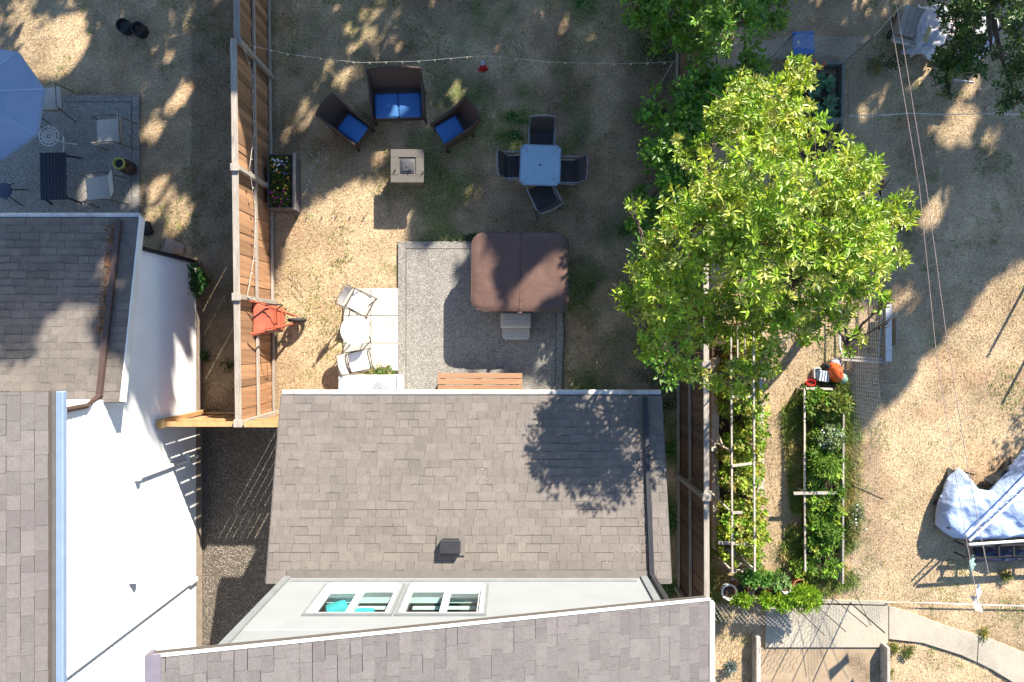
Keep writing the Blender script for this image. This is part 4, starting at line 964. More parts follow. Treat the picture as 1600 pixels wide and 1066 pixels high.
def bushat(px, py, z, r, n, L, W, cols, lab, cat='plant', name='garden_plant', per=8, group=None, tilt=(0, .9)):
    return bush(name, at(px, py, z), r, n, per, L, W, cols, lab, cat, M_leafd, tilt, group, stem=True)
bushat(1290, 728, .55, (.28, .24, .2), 120, .11, .022, [(.16, .30, .03), (.22, .36, .05)], 'feathery bright green plant in the middle of the narrow bed', name='feathery_plant')
bushat(1290, 830, .45, (.24, .24, .2), 90, .10, .03, [(.12, .24, .03), (.16, .3, .04)], 'bright green clump low in the narrow bed beyond the cross bar', name='green_clump')
bushat(1302, 632, .5, (.34, .22, .2), 100, .12, .05, [(.22, .28, .05), (.14, .22, .04), (.3, .33, .08)], 'pale yellow green bush at the upper end of the narrow bed', name='garden_bush')
t = bushat(1296, 683, .45, (.32, .28, .2), 120, .09, .035, [(.12, .2, .05), (.3, .36, .2), (.2, .28, .1)], 'white flowering bushy plant in the narrow bed near the netting', name='flowering_bush')
flowers('white_flower', [tuple(ball(1, (0, 0, .52), (.32, .28, .14))[0]) for _ in range(26)], .022, (.7, .75, .7), t)['kind'] = 'stuff'
t = bushat(1338, 810, .3, (.22, .35, .15), 60, .08, .02, [(.25, .27, .1), (.15, .2, .06)], 'thin weedy plant with white blooms on the netting side of the narrow bed', name='weedy_flower')
flowers('white_flower', [tuple(ball(1, (0, 0, .4), (.22, .35, .08))[0]) for _ in range(16)], .025, (.75, .75, .72), t)['kind'] = 'stuff'
# bed C, top, dark leafy greens
t = thing('raised_bed', (6.6, 5.2, 0), 0, 'shaded bed of large leaved greens behind the fruit tree near the blue table', 'raised bed')
L0 = lambda px, py, z: at(px, py, z)-Vector((6.6, 5.2, 0))
beambetween('side_board', L0(1313, 102, .15), L0(1311, 188, .15), .05, .3, M_green, t); beambetween('side_board', L0(1311, 193, .15), L0(1311, 232, .15), .05, .3, M_green, t)
beambetween('end_board', L0(1262, 102, .15), L0(1311, 102, .15), .05, .3, M_green, t); beambetween('cross_board', L0(1245, 191, .17), L0(1313, 190, .17), .06, .32, M_green, t); beambetween('cross_board', L0(1245, 195, .15), L0(1313, 194, .15), .04, .28, M_green, t)
MB().box((-.1, -.25, .05), (.95, 1.9, .18)).build('soil', M_soil, t)
def leafy(c, k, L, W, cols, parent, name='leafy_green'):
    A = []; C0 = np.array([c]*1, float)
    m = k; ph = rng.random()*6+np.arange(m)*2.4; el = np.linspace(.15, 1.0, m)
    V = []; Fq = []; Cc = []
    for i in range(m):
        d = np.array([math.cos(ph[i])*math.cos(el[i]), math.sin(ph[i])*math.cos(el[i]), math.sin(el[i])]); s = np.array([-math.sin(ph[i]), math.cos(ph[i]), 0]); u = np.cross(d, s)
        if u[2] < 0: u = -u
        b0 = len(V); l = L*rng.uniform(.7, 1.1); cl = jit(cols, 1, .15)[0]
        for j in range(6):
            q = j/5; wv = W*math.sin(PI*min(q*.85+.1, 1))**.7*(1+.18*(j % 2)); cen = np.array(c)+d*l*q-np.array([0, 0, 1])*.25*l*q*q
            for e in (-1, 0, 1): V.append(cen+s*e*wv/2+u*(abs(e)*.12*wv+rng.normal(0, .006))); Cc.append(cl*(1.25 if e == 0 else 1)*rng.uniform(.85, 1.1))
        for j in range(5):
            for e in range(2): a = b0+j*3+e; Fq.append((a, a+1, a+4, a+3))
    return npmesh(name, np.array(V), np.array(Fq), M_leafd, parent, np.clip(np.array(Cc), 0, 1), True)
for px, py, k, L in ((1298, 128, 11, .26), (1276, 140, 11, .24), (1300, 158, 12, .25), (1277, 172, 12, .26), (1301, 176, 11, .24), (1284, 120, 8, .2), (1262, 160, 10, .24)):
    p = L0(px, py, .3); leafy((p.x, p.y, .16), k, L, .11, [(.18, .36, .20), (.14, .30, .16)], t)
p = L0(1278, 106, .4)
flowers('orange_flower', [(p.x+random.gauss(0, .07), p.y+random.gauss(0, .06), .5+random.gauss(0, .03)) for _ in range(8)], .045, (.7, .13, .03), t)
# blue table
t = thing('blue_table', (at(1255, 67, .5).x, at(1255, 67, .5).y, 0), R(3), 'blue plastic table with a small white label by the top netting', 'table')
MB().box((0, 0, .5), (.47, .48, .035), bev=.01).build('table_top', M_blue, t)
MB().box((-.11, .0, .52), (.06, .075, .012), (0, 0, .2)).build('white_cup', M_plastic, t)
for sx in (-1, 1):
    for sy in (-1, 1): MB().box((sx*.2, sy*.2, .24), (.035, .035, .48)).build('leg', M_blue, t)
# netting fences
def netting(name, label, pts, h, cell, r, m, diag=False, posts=True, sagz=.0):
    t = thing(name, (0, 0, 0), 0, label, 'netting'); b = MB()
    V = []; E = []
    def strip(p, q):
        p = Vector(p); q = Vector(q); d = (q-p).normalized(); L = (q-p).length; k = int(L/cell); nrm = Vector((-d.y, d.x, 0))
        def pt(s, z): return p+d*s+Vector((0, 0, z*(1-sagz*math.sin(PI*s/L))))+nrm*(.03*math.sin(s*3+z*4)*(z/h))
        def wire(P):
            for a, c in zip(P, P[1:]):
                x = (c-a); 
                if x.length < 1e-4: continue
                x.normalize(); y = x.orthogonal().normalized(); zz = x.cross(y); b0 = len(V)
                for e in (a, c):
                    for g_ in range(3): V.append(e+y*r*math.cos(g_*2.094)+zz*r*math.sin(g_*2.094))
                for g_ in range(3): E.append((b0+g_, b0+(g_+1) % 3, b0+3+(g_+1) % 3, b0+3+g_))
        nz = int(h/cell)
        if diag:
            k = int(L/(cell*1.0))
            for i in range(k+1):
                zs = [j*cell/2 for j in range(nz*2+1)]
                wire([pt(min(L, max(0, (i+(.25 if j % 2 else -.25)*(1 if i % 2 else -1)+.25)*cell)), zz_) for j, zz_ in enumerate(zs)])
            for j in range(0, nz*2+1):
                pass
        else:
            for i in range(k+1): wire([pt(i*cell, h*j/3) for j in range(4)])
            for j in range(nz+1): wire([pt(L*i/14, j*cell) for i in range(15)])
        for z in (0.02,): wire([pt(L*i/10, z) for i in range(11)])
    for p, q in zip(pts, pts[1:]): strip((*p, 0), (*q, 0))
    o_ = npmesh('net', np.array([tuple(v) for v in V]), np.array(E), m, t); o_['kind'] = 'stuff'
    return t
netting('deer_netting', 'fine grey garden netting standing along the right side of the beds', [(7.48, 6.0), (7.52, 1.5), (7.55, -3.2), (7.55, -5.85)], 1.22, .085, .0026, M_net)
netting('deer_netting', 'sagging grey netting behind the blue table above the fruit tree', [(4.9, 6.15), (6.1, 6.3), (7.42, 6.2)], 1.25, .085, .0042, M_wirew, sagz=.08)
netting('chicken_wire', 'pale chicken wire fence between the grey roof corner and the concrete path', [(4.2, -5.75), (5.6, -5.95), (7.1, -5.80)], 1.2, .11, .0042, M_wirew, diag=True)
for (x0, y0), (x1, y1, z1), lb in (((7.41, 6.22), (7.41, 6.24, 1.25), 'thin dark stake at the upper corner of the netting'), ((5.77, 6.3), (5.80, 6.3, 1.2), 'thin dark stake of the netting left of the blue table'),
        ((7.53, -3.2), (7.55, -3.22, 1.3), 'thin dark stake halfway down the right netting'), ((7.58, -.1), (7.6, -.1, 1.25), 'thin dark stake of the netting below the cold frame'), ((7.5, -5.8), (7.6, -5.95, 1.28), 'thin dark stake at the lower corner of the netting on the path')):
    tag(MB().tube([(x0, y0, 0), (x1, y1, z1)], .014, 6).build('garden_stake', M_dark), lb, 'stake')
tag(MB().tube([at(1365, 57, 1.25), at(1400, 18, 1.6), at(1425, -8, 1.9)], .014, 6).build('brace_pole', mat('cream_pole', (.5, .46, .3))), 'slanting cream pole from the netting corner towards the junk pile', 'pole')
tag(MB().tube([at(1323, 900, .9), at(1345, 945, 1.0), at(1361, 978, 1.1)], .007, 5).build('guy_wire', M_dark), 'thin guy wire slanting across the path corner of the netting', 'wire')
for i, (a, b2, h_) in enumerate((((1238, 945), (1241, 948), 1.5), ((1268, 940), (1272, 944), 1.45), ((1300, 934), (1306, 940), 1.35))):
    p = at(*a); q = at(*b2); tag(MB().tube([(p.x, p.y, 0), (q.x, q.y, h_)], .011, 5).build('bamboo_cane', M_taupe), ('thin cane left of the two others among the bright potted plants', 'thin cane between two others among the bright potted plants', 'thin cane right of the two others among the bright potted plants')[i], 'cane')
# ropes and edging
tag(MB().tube([at(1327, 181, .9), at(1380, 180, .8), at(1420, 177, .85), at(1480, 179, .8), at(1560, 178, .85), at(1640, 180, .9)], .011, 5).build('white_rope', M_ropew), 'white cord stretched across the upper right lawn', 'rope')
tag(MB().beam(at(1283, 939, .03), at(1386, 942, .03), .07, .06).build('path_edging', M_conc), 'pale concrete edging strip left, above the pale path slab', 'edging')
tag(MB().tube([at(1386, 941, .1), at(1450, 942, .12), at(1520, 945, .1), at(1640, 948, .1)], .012, 5).build('white_rope', M_ropew), 'white cord along the upper edge of the curved path', 'rope')
# cold frame
t = thing('cold_frame', (at(1350, 515).x, at(1350, 515).y, 0), 0, 'open rectangular wood and metal frame on the ground beside the orange bag and netting', 'frame')
L0 = lambda px, py, z: at(px, py, z)-Vector((at(1350, 515).x, at(1350, 515).y, 0))
beambetween('side_board', L0(1388, 476, .28), L0(1388, 565, .28), .13, .05, mat('white_board', (.62, .60, .58), (.5, .48, .45), rough=.7, scale=6), t)
beambetween('side_board', L0(1395, 498, .1), L0(1395, 540, .1), .02, .3, M_greywood, t)
for px in (1324, 1341, 1358): beambetween('cross_bar', L0(px, 470, .22), L0(px, 556, .22), .03, .03, mat('rust_bar', (.16, .10, .06), rough=.7), t)
beambetween('cross_bar', L0(1380, 476, .24), L0(1372, 560, .24), .02, .02, M_alu, t)
for dy in (0, 5): beambetween('end_board', L0(1314, 557+dy, .24), L0(1386, 561+dy, .24), .045, .06, M_greywood, t)
MB().tube([L0(1312, 480, .26), L0(1312, 540, .26), L0(1315, 552, .26), L0(1322, 556, .26)], .02, 6).build('white_tube', M_white, t, True)
for px, py in ((1314, 560), (1388, 563), (1388, 478), (1314, 472)):
    p = L0(px, py, .2); MB().box((p.x, p.y, .11), (.04, .04, .22)).build('leg', M_greywood, t)
# coil of hose
t = thing('hose_coil', at(1222, 537), 0, 'coiled pale hose lying on the dirt path beside the vine trellis', 'hose')
M_hose = mat('hose_grey', (.34, .30, .26), rough=.6)
for r, z, x, y in ((.14, .05, 0, 0), (.12, .08, .01, .0), (.29, .03, .03, .1)):
    MB().tube([(x+r*math.cos(2*PI*i/24), y+r*math.sin(2*PI*i/24), z+.01*math.sin(i)) for i in range(24)], .011, 6, closed=True).build('hose_ring', M_hose, t, True)
MB().tube([(.3, .1, .05), (.33, .25, .12), (.28, .45, .16), (.1, .4, .1), (-.1, .3, .06), (-.25, .18, .04)], .011, 6).build('hose_end', M_hose, t, True)
MB().lathe([(.03, .06), (.045, .08), (.045, .11), (.02, .13)], 10, (0.03, .13, 0)).build('nozzle', M_cream, t, True)
# clutter above bed B
def bag(name, px, py, z, d, m, label, cat, rz=0, seed=1):
    b = MB(); bmesh.ops.create_icosphere(b.b, subdivisions=3, radius=.5); rs = np.random.default_rng(seed)
    fr = rs.normal(0, 4, (6, 3)); ph = rs.random(6)*6
    for v in b.b.verts:
        k = 1+.07*sum(math.sin(v.co.x*f[0]+v.co.y*f[1]+v.co.z*f[2]+p_)*.5 for f, p_ in zip(fr*1.8, ph)); v.co *= k
        if v.co.z < -.3: v.co.z = -.3
        v.co.x *= d[0]; v.co.y *= d[1]; v.co.z = (v.co.z+.3)*d[2]
    o = b.build(name, m, None, True); p = at(px, py, z); o.location = (p.x, p.y, 0); o.rotation_euler = (0, 0, rz); return tag(o, label, cat)
bag('orange_bag', 1307, 582, .25, (.32, .46, .5), M_orange, 'shiny orange plastic bag near the top of the narrow bed', 'bag', .15, 3)
bag('grey_bag', 1307, 568, .15, (.26, .24, .3), M_sheet, 'crumpled greyish plastic behind the orange bag', 'bag', .4, 5)
bag('black_bag', 1292, 573, .15, (.14, .18, .3), M_tyre, 'small black bundle left of the orange bag', 'bag', .1, 7)
bag('green_bag', 1318, 592, .12, (.22, .26, .2), mat('pale_green_plastic', (.25, .4, .28), rough=.5), 'pale green plastic scrap right of the orange bag', 'bag', .6, 9)
t = thing('striped_crate', (at(1288, 588, .2).x, at(1288, 588, .2).y, 0), R(-8), 'pale blue crate with slatted top beside the orange bag', 'crate')
MB().box((0, 0, .1), (.24, .24, .2), bev=.01).build('crate_body', mat('pale_blue_plastic', (.28, .4, .55), rough=.5), t)
for i in range(4): MB().box((-.09+.06*i, 0, .21), (.03, .23, .02), bev=.003, seg=1).build('slat', M_plastic, t)
t = thing('white_tray', (at(1277, 583, .1).x, at(1277, 583, .1).y, 0), R(2), 'empty white tray left of the pale blue crate', 'tray')
for x, y, a, b2 in ((-.07, 0, .015, .22), (.07, 0, .015, .22), (0, .11, .125, .015), (0, -.11, .125, .015)): MB().box((x, y, .08), (a, b2, .1)).build('tray_wall', M_plastic, t)
MB().box((0, 0, .03), (.13, .21, .012)).build('tray_floor', M_cream, t)
t = thing('red_pot', (at(1266, 598, .1).x, at(1266, 598, .1).y, 0), 0, 'small red plastic pot at the corner of the narrow bed', 'pot')
MB().lathe([(.05, 0), (.07, .14), (.075, .15), (.062, .15), (.05, .1)], 14, sx=1.5).build('pot_body', mat('bright_red', (.55, .02, .02)), t, True)
# pots with bright plants
def pot(px, py, z, r, m, label, grp=None, rim=None):
    p = at(px, py, z); t = thing('flower_pot', (p.x, p.y, 0), 0, label, 'pot', grp)
    MB().lathe([(r*.7, 0), (r*.95, z-.04), (r*1.05, z-.035), (r*1.08, z), (r*.9, z), (r*.84, z-.06)], 22).build('pot_body', m, t, True)
    MB().lathe([(r*.84, z-.06), (r*.84, z-.05)], 16).build('soil', M_soil, t)
pot(1140, 926, .34, .165, M_plastic, 'round white pot nearest the grey roof corner'); pot(1158, 922, .30, .15, M_terra, 'terracotta pot just right of the round white pot')
pot(1187, 928, .33, .14, M_pink, 'pinkish clay pot in the middle of the bright potted plants'); pot(1211, 929, .3, .13, M_terra, 'terracotta pot right of the pinkish clay pot, half under leaves')
pot(1250, 916, .32, .14, M_terra, 'terracotta pot furthest right behind the brightest plant'); pot(1228, 919, .3, .12, M_plastic, 'white pot left of the rightmost terracotta pot')
BR = [(.24, .42, .02), (.30, .48, .03), (.18, .34, .02)]
bushat(1160, 937, .5, (.22, .13, .13), 75, .10, .022, BR, 'bright lime green feathery plant below the white round pot', name='lime_plant'); bushat(1196, 938, .5, (.15, .15, .13), 60, .10, .022, BR, 'bright lime green feathery plant between two pots', name='lime_plant')
bushat(1222, 942, .55, (.2, .17, .15), 90, .10, .022, BR, 'bright lime green feathery plant left of the largest one', name='lime_plant'); bushat(1256, 934, .6, (.36, .27, .2), 210, .115, .022, BR, 'largest bright lime green feathery plant above the path', name='lime_plant')
bushat(1180, 903, .35, (.40, .16, .16), 110, .10, .05, [(.10, .26, .04), (.16, .34, .06)], 'fresh green broad leaved plants behind the pots, left', name='leafy_plants'); bushat(1214, 909, .35, (.26, .16, .15), 80, .10, .055, [(.16, .30, .08), (.24, .38, .14)], 'pale green leafy plant behind the pots beside the white pot', name='leafy_plants')
bushat(1253, 888, .25, (.25, .25, .14), 70, .09, .03, LD, 'dark green leafy plant at the foot of the narrow bed rail', name='leafy_plants')
p = at(1140, 1042, .12); bush('silver_plant', p, (.13, .13, .1), 40, 6, .08, .03, [(.22, .30, .28), (.16, .22, .2)], 'silvery blue green plant in the dirt beside the retaining plank', 'plant')
p = at(1538, 988, .06); bush('weed', p, (.07, .2, .06), 30, 5, .07, .015, [(.28, .30, .04)], 'yellow green weed growing from a joint in the curved path', 'weed', stem=False)
for px, py, lb in ((1395, 1012, 'green weed clump at the left end of the curved path'), (1418, 1018, 'green weed clump just below the curved path'), (1384, 1050, 'weed leaning on the right retaining plank'), (1573, 899, 'small green weed in the straw lawn below the tarpaulin')):
    p = at(px, py, .06); bush('weed', p, (.13, .13, .07), 34, 6, .08, .02, [(.16, .2, .04), (.22, .24, .06)], lb, 'weed', stem=False)
# tarpaulin heap with poles, lower right
def ridge(x, y, s, seed): return 1-2*np.abs(fnoise(x, y, s, seed, 3)-.5)
def crumple(name, px, py, z, wx, wy, m, label, cat, rz=0, seed=0, amp=.18):
    xs = np.linspace(-.5, .5, 26); XX, YY = np.meshgrid(xs, xs, indexing='ij'); rr = (XX**2+YY**2)
    Z_ = z+amp*(ridge(XX*wx+seed, YY*wy, .4, seed+90)-.75)+.5*amp*(fnoise(XX*wx+seed, YY*wy, .13, seed+95)-.5)-z*.7*np.clip((np.sqrt(rr)-.38)/.25, 0, 1)
    sh = 1+.22*(fnoise(XX*3+seed, YY*3, 1, seed+99)-.5)
    V = np.stack([XX*wx*sh, YY*wy*sh, np.maximum(Z_, .02)], -1).reshape(-1, 3); n = 26
    ii, jj = np.meshgrid(np.arange(n-1), np.arange(n-1), indexing='ij'); q = (ii*n+jj).ravel()
    o = npmesh(name, V, np.stack([q, q+n, q+n+1, q+1], 1), m, None, None, False); o.modifiers.new('t', 'SOLIDIFY').thickness = .008
    p = at(px, py, z); o.location = (p.x, p.y, 0); o.rotation_euler = (0, 0, rz); return tag(o, label, cat)
tp = thing('tarpaulin_shelter', (at(1560, 800).x, at(1560, 800).y, 0), 0, 'crumpled pale blue tarpaulin over a collapsed frame at the right edge', 'tarpaulin')
c0 = Vector((at(1560, 800).x, at(1560, 800).y, 0)); zt = .62
poly = [(1519, 737), (1530, 746), (1548, 770), (1562, 772), (1588, 745), (1612, 706), (1680, 700), (1690, 850), (1600, 846), (1540, 852), (1510, 850), (1493, 840), (1481, 829), (1479, 812), (1484, 790), (1500, 755)]
pw = [((at(x, y, zt)-c0).x, (at(x, y, zt)-c0).y) for x, y in poly]
st = .03; xs = np.arange(min(p[0] for p in pw), max(p[0] for p in pw), st); ys = np.arange(min(p[1] for p in pw), max(p[1] for p in pw), st)
XX, YY = np.meshgrid(xs, ys, indexing='ij'); ins = inpoly(XX, YY, pw)
def ridge(x, y, s, seed): return 1-2*np.abs(fnoise(x, y, s, seed, 3)-.5)
ZZ = zt-.12+.16*(ridge(XX, YY, .9, 81)-.8)+.07*(ridge(XX, YY, .35, 83)-.8)+.1*np.clip((XX+.9), 0, 1)
idx = -np.ones(XX.shape, int); V = []
def nearest(x, y):   # nearest point of the outline
    best = (9, x, y)
    for i in range(len(pw)):
        x0, y0 = pw[i]; x1, y1 = pw[(i+1) % len(pw)]; t_ = max(0, min(1, ((x-x0)*(x1-x0)+(y-y0)*(y1-y0))/((x1-x0)**2+(y1-y0)**2)))
        qx, qy = x0+t_*(x1-x0), y0+t_*(y1-y0); d = math.hypot(x-qx, y-qy)
        if d < best[0]: best = (d, qx, qy)
    return best
Fq = []
def vid(i, j):
    if idx[i, j] < 0:
        x, y = XX[i, j], YY[i, j]; d, qx, qy = nearest(x, y)
        if not ins[i, j]: x, y, d = qx, qy, 0
        fold = .035*math.sin(7*x+5*y+2*math.sin(3*y))*math.exp(-((x+.2)**2+(y+.4)**2)*.5)
        idx[i, j] = len(V); V.append((x, y, ZZ[i, j]+fold-.28*max(0, 1-d/.14)**1.5))
    return idx[i, j]
for i in range(len(xs)-1):
    for j in range(len(ys)-1):
        if ins[i, j] or ins[i+1, j] or ins[i, j+1] or ins[i+1, j+1]: Fq.append((vid(i, j), vid(i+1, j), vid(i+1, j+1), vid(i, j+1)))
o = npmesh('tarpaulin', np.array(V), np.array(Fq), M_tarp, tp, None, True); md = o.modifiers.new('thick', 'SOLIDIFY'); md.thickness = .006
L0 = lambda px, py, z: at(px, py, z)-c0
for nm, a, b2, r in (('white_pole', (1514, 851, .8), (1660, 841, .8), .028), ('white_pole', (1515, 845, .85), (1660, 712, .95), .024), ('white_pole', (1511, 838, .85), (1650, 700, .95), .018)):
    MB().tube([L0(*a), L0(*b2)], r, 8).build(nm, M_white, tp, True)
b = MB()
for k in range(9): b.tube([L0(1522+14*k, 838-13*k, .86), L0(1530+14*k, 823-12.5*k, .9), L0(1536+14*k, 825-13*k, .86)], .006, 4)
b.build('lattice_brace', M_white, tp)
for k, px in enumerate((1484, 1522)):
    MB().tube([L0(px, 826 if k == 0 else 742, .5), L0(px, 826 if k == 0 else 742, .5)+Vector((0, 0, -.5))], .02, 6).build('leg', M_dark, tp)
t = thing('ladder', (at(1570, 862, .45).x, at(1570, 862, .45).y, .42), R(1.5), 'dark ladder lying raised along the lower edge of the tarpaulin', 'ladder')
for y in (-.13, .13): MB().box((.35, y, 0), (2.4, .03, .06)).build('rail', M_dark, t)
for k in range(8): MB().box((-.75+.32*k, 0, 0), (.04, .25, .03)).build('rung', M_dark, t)
for x in (-.8, 1.4):
    for y in (-.13, .13): MB().box((x, y, -.21), (.03, .03, .42)).build('leg', M_dark, t)
crumple('dark_sheet', 1497, 770, .3, .5, .9, M_tyre, 'black crumpled plastic under the left corner of the pale blue tarpaulin', 'sheet', R(-25), 11, .12)
crumple('dark_sheet', 1575, 868, .25, 1.3, .35, mat('navy_plastic', (.03, .035, .07), rough=.4), 'dark navy plastic bunched beneath the ladder at the tarpaulin edge', 'sheet', R(2), 14, .1)
crumple('dark_sheet', 1577, 745, .3, .8, .4, M_tyre, 'black plastic bunched beside the upright grey log', 'sheet', R(40), 17, .14)
o = MB().lathe([(.075, 0), (.08, .3), (.075, .42)], 14).build('log_post', M_greywood2, None, True); o.location = at(1575, 722); tag(o, 'short upright grey log beside the tarpaulin', 'log')
# washing lines with clothes
def wire(name, pts, r, m, label, cat): 
    P = []
    for a, b2 in zip(pts, pts[1:]):
        for i in range(8): P.append(a.lerp(b2, i/8))
    P.append(pts[-1]); return tag(MB().tube(P, r, 4).build(name, m), label, cat)
M_line = mat('pinkish_cable', (.62, .46, .38), rough=.6)
wire('overhead_cable', [at(1384, -14, 3.0), at(1436, 290, 2.7), at(1463, 555, 2.5), at(1492, 735, 2.35), at(1511, 850, 2.2), at(1531, 958, 2.1)], .0065, M_line, 'thin pinkish washing line running down the right lawn, left of its twin', 'washing line')
wire('overhead_cable', [at(1397, -14, 3.0), at(1447, 290, 2.7), at(1478, 520, 2.5), at(1513, 735, 2.35), at(1535, 850, 2.2), at(1545, 897, 2.1)], .0065, M_line, 'thin pinkish washing line running down the right lawn, right of its twin', 'washing line')
def cloth(px, py, z, wd, ht, m, label, rz):
    b = MB(); V = []; n1, n2 = 8, 8
    for i in range(n1+1):
        for j in range(n2+1):
            u = i/n1-.5; v = j/n2; V.append((u*wd*(1-.25*math.sin(v*3)), .04*math.sin(u*14+v*3)*v+.05*v, -v*ht))
    b.hull(V, [(i*(n2+1)+j, (i+1)*(n2+1)+j, (i+1)*(n2+1)+j+1, i*(n2+1)+j+1) for i in range(n1) for j in range(n2)]); bmesh.ops.solidify(b.b, geom=b.b.faces[:], thickness=.004)
    o = b.build('hanging_cloth', m, None, True); o.location = at(px, py, z); o.rotation_euler = (R(35), 0, rz); return tag(o, label, 'laundry')
cloth(1516, 886, 2.15, .24, .34, mat('pale_teal_cloth', (.3, .48, .45), rough=.8), 'pale teal cloth pegged to the washing line below the tarpaulin', R(-78))
cloth(1526, 930, 2.1, .2, .28, mat('pale_blue_cloth', (.45, .58, .75), rough=.8), 'pale blue cloth pegged between the teal cloth and the white one', R(-75))
cloth(1530, 955, 2.1, .16, .3, M_plastic, 'white cloth pegged lowest on the washing line above the curved path', R(-10))
# junk pile top right
t = thing('wooden_cart', (at(1425, 35, .4).x, at(1425, 35, .4).y, 0), R(-14), 'old brown wooden box cart at the top edge beside the white junk', 'cart')
for i in range(4): MB().box((-.19+.125*i, 0, .42), (.12, .66, .025), bev=.003, seg=1).build('top_board', M_greywood, t)
MB().box((0, 0, .24), (.46, .6, .32), bev=.01).build('box_body', M_greywood, t)
for y in (-.40, -.46): MB().box((0, y, .36), (.62, .05, .05)).build('handle_bar', M_greywood2, t)
for sx in (-1, 1):
    for sy in (-.2, .2): b = MB(); b.tube([(sx*.28, sy+.09*math.cos(a), .1+.09*math.sin(a)) for a in [2*PI*i/12 for i in range(12)]], .02, 6, closed=True); b.build('wheel', M_tyre, t, True)
crumple('plastic_sheet', 1462, 42, .5, .75, 1.15, M_sheet, 'crumpled white plastic sheet beside the wooden cart', 'sheet', R(-20), 1)
crumple('plastic_sheet', 1540, 50, .45, .6, 1.25, M_sheet, 'crumpled white plastic sheet seen through the dark tree', 'sheet', R(-24), 4)
crumple('plastic_sheet', 1492, 45, .35, .5, .55, mat('pinkish_sheet', (.55, .46, .44), (.45, .38, .38), rough=.7), 'pinkish white sheet between two larger crumpled sheets', 'sheet', R(20), 7)
for i, (x0, y0, x1, y1, lb) in enumerate(((1416, 82, 1440, 66, 'pale board end sticking out lowest from the white junk'), (1422, 88, 1446, 68, 'pale board beside another board end under the white sheet'), (1441, 90, 1446, 76, 'short brown stake beside the pale boards'))):
    tag(MB().beam(at(x0, y0, .2), at(x1, y1, .42), .07 if i < 2 else .04, .03).build('loose_board', mat('pale_board', (.55, .54, .55), (.42, .4, .4)) if i < 2 else M_greywood), lb, 'board')
tag(MB().box((0, 0, .47), (.09, .32, .012), (.1, 0, R(-18))).build('yellow_carton', mat('yellow_card', (.5, .42, .2))), 'yellowish carton lying on the white plastic sheet', 'carton').location = (at(1448, 55, .5).x, at(1448, 55, .5).y, .06)
tag(MB().tube([at(1486, 125, .5), at(1521, 129, .5)], .025, 8).build('grey_rail', M_alu), 'short grey metal rail in the shade below the dark tree', 'rail')
tag(MB().tube([at(1455, 135, .05), at(1486, 125, .5), at(1484, 150, .05)], .014, 6).build('iron_stand', M_dark), 'black iron stand holding the grey rail', 'stand')
for px, py, lb in ((1530, 141, 'reddish brown scrap on the ground below the dark tree'), (1541, 170, 'pinkish scrap on the dry grass right of the trunk shadow')):
    bag('ground_scrap', px, py, 0, (.1, .08, .08), M_pink, lb, 'scrap', .4, px)
# ---------------------------------------------------------------- trees
def limb(b, pts, r0, r1):
    P = [Vector(p) for p in pts]; Q = []
    for a, c in zip(P, P[1:]):
        for i in range(3): Q.append(a.lerp(c, i/3)+Vector(rng.normal(0, .02, 3)))
    Q.append(P[-1]); n = len(Q); b.tube(Q, [r0+(r1-r0)*i/(n-1) for i in range(n)], 8)
def tree_blobs(name, base, blobs, label, cols, L, W, dens, per=8, fork=(.5, 1.5), lean=(0, 0), tr=.1, m=None, group=None, inner=True):
    """blobs: (px, py, radius px, z)"""
    t = thing(name, base, 0, label, 'tree' if 'shrub' not in name else 'shrub', group); B0 = Vector(base)
    cs = []
    for px, py, r, z in blobs: k = (H-z)/F; cs.append((at(px, py, z)-B0, r*k))
    b = MB(); fk = Vector((lean[0], lean[1], fork[1])); limb(b, [(0, 0, -.05), (lean[0]*.4, lean[1]*.4, fork[1]*.5), fk], tr, tr*.72)
    tk = b.build('trunk', M_bark, t, True); b = MB()
    cent = sum((c for c, r in cs), Vector())/len(cs); 
    mains = [max(cs, key=lambda q_: (q_[0]-fk).length)[0]]
    while len(mains) < min(7, len(cs)): mains.append(max(cs, key=lambda q_: min((q_[0]-m_).length for m_ in mains))[0])
    pts_ = []
    for c in mains:
        d = c-fk; mid = fk+d*.45+Vector((0, 0, -.10*d.length)); limb(b, [fk, mid, c-Vector((0, 0, .15))], tr*.6, .014)
        pts_ += [fk.lerp(mid, u) for u in (.5, .75, 1)]+[mid.lerp(c, u) for u in (.25, .5, .75)]
    for c, r in cs:
        p0 = min(pts_, key=lambda p_: (p_-c).length+.25*abs((p_-fk).length-.65*(c-fk).length)); 
        if (p0-c).length > .2: limb(b, [p0, p0.lerp(c, .5)+Vector((0, 0, -.06)), c-Vector((0, 0, r*.2))], .03, .010)
        for _ in range(4): e = c+Vector(rng.normal(0, 1, 3))*r*.5; limb(b, [p0.lerp(c, .7), e], .013, .005)
    b.build('branches', M_bark, t, True)
    P = []
    for c, r in cs:
        n = int(dens*r*r*4); q = ball(n, tuple(c), (r*1.08, r*1.08, r*.55)); e_ = np.linalg.norm((q-np.array(c))/np.array([r, r, r*.55]), axis=1)
        nz = fnoise(q[:, 0]+q[:, 2]*.7, q[:, 1]-q[:, 2]*.5, .42, 5, 3); q = q[nz > .335+.15*e_**4]; P.append(q)
    P = np.concatenate(P)
    leafmesh('crown', *rosettes(P, per, L, W, cols, (-.05, .75), .3), m or M_leaf, t)
    return t
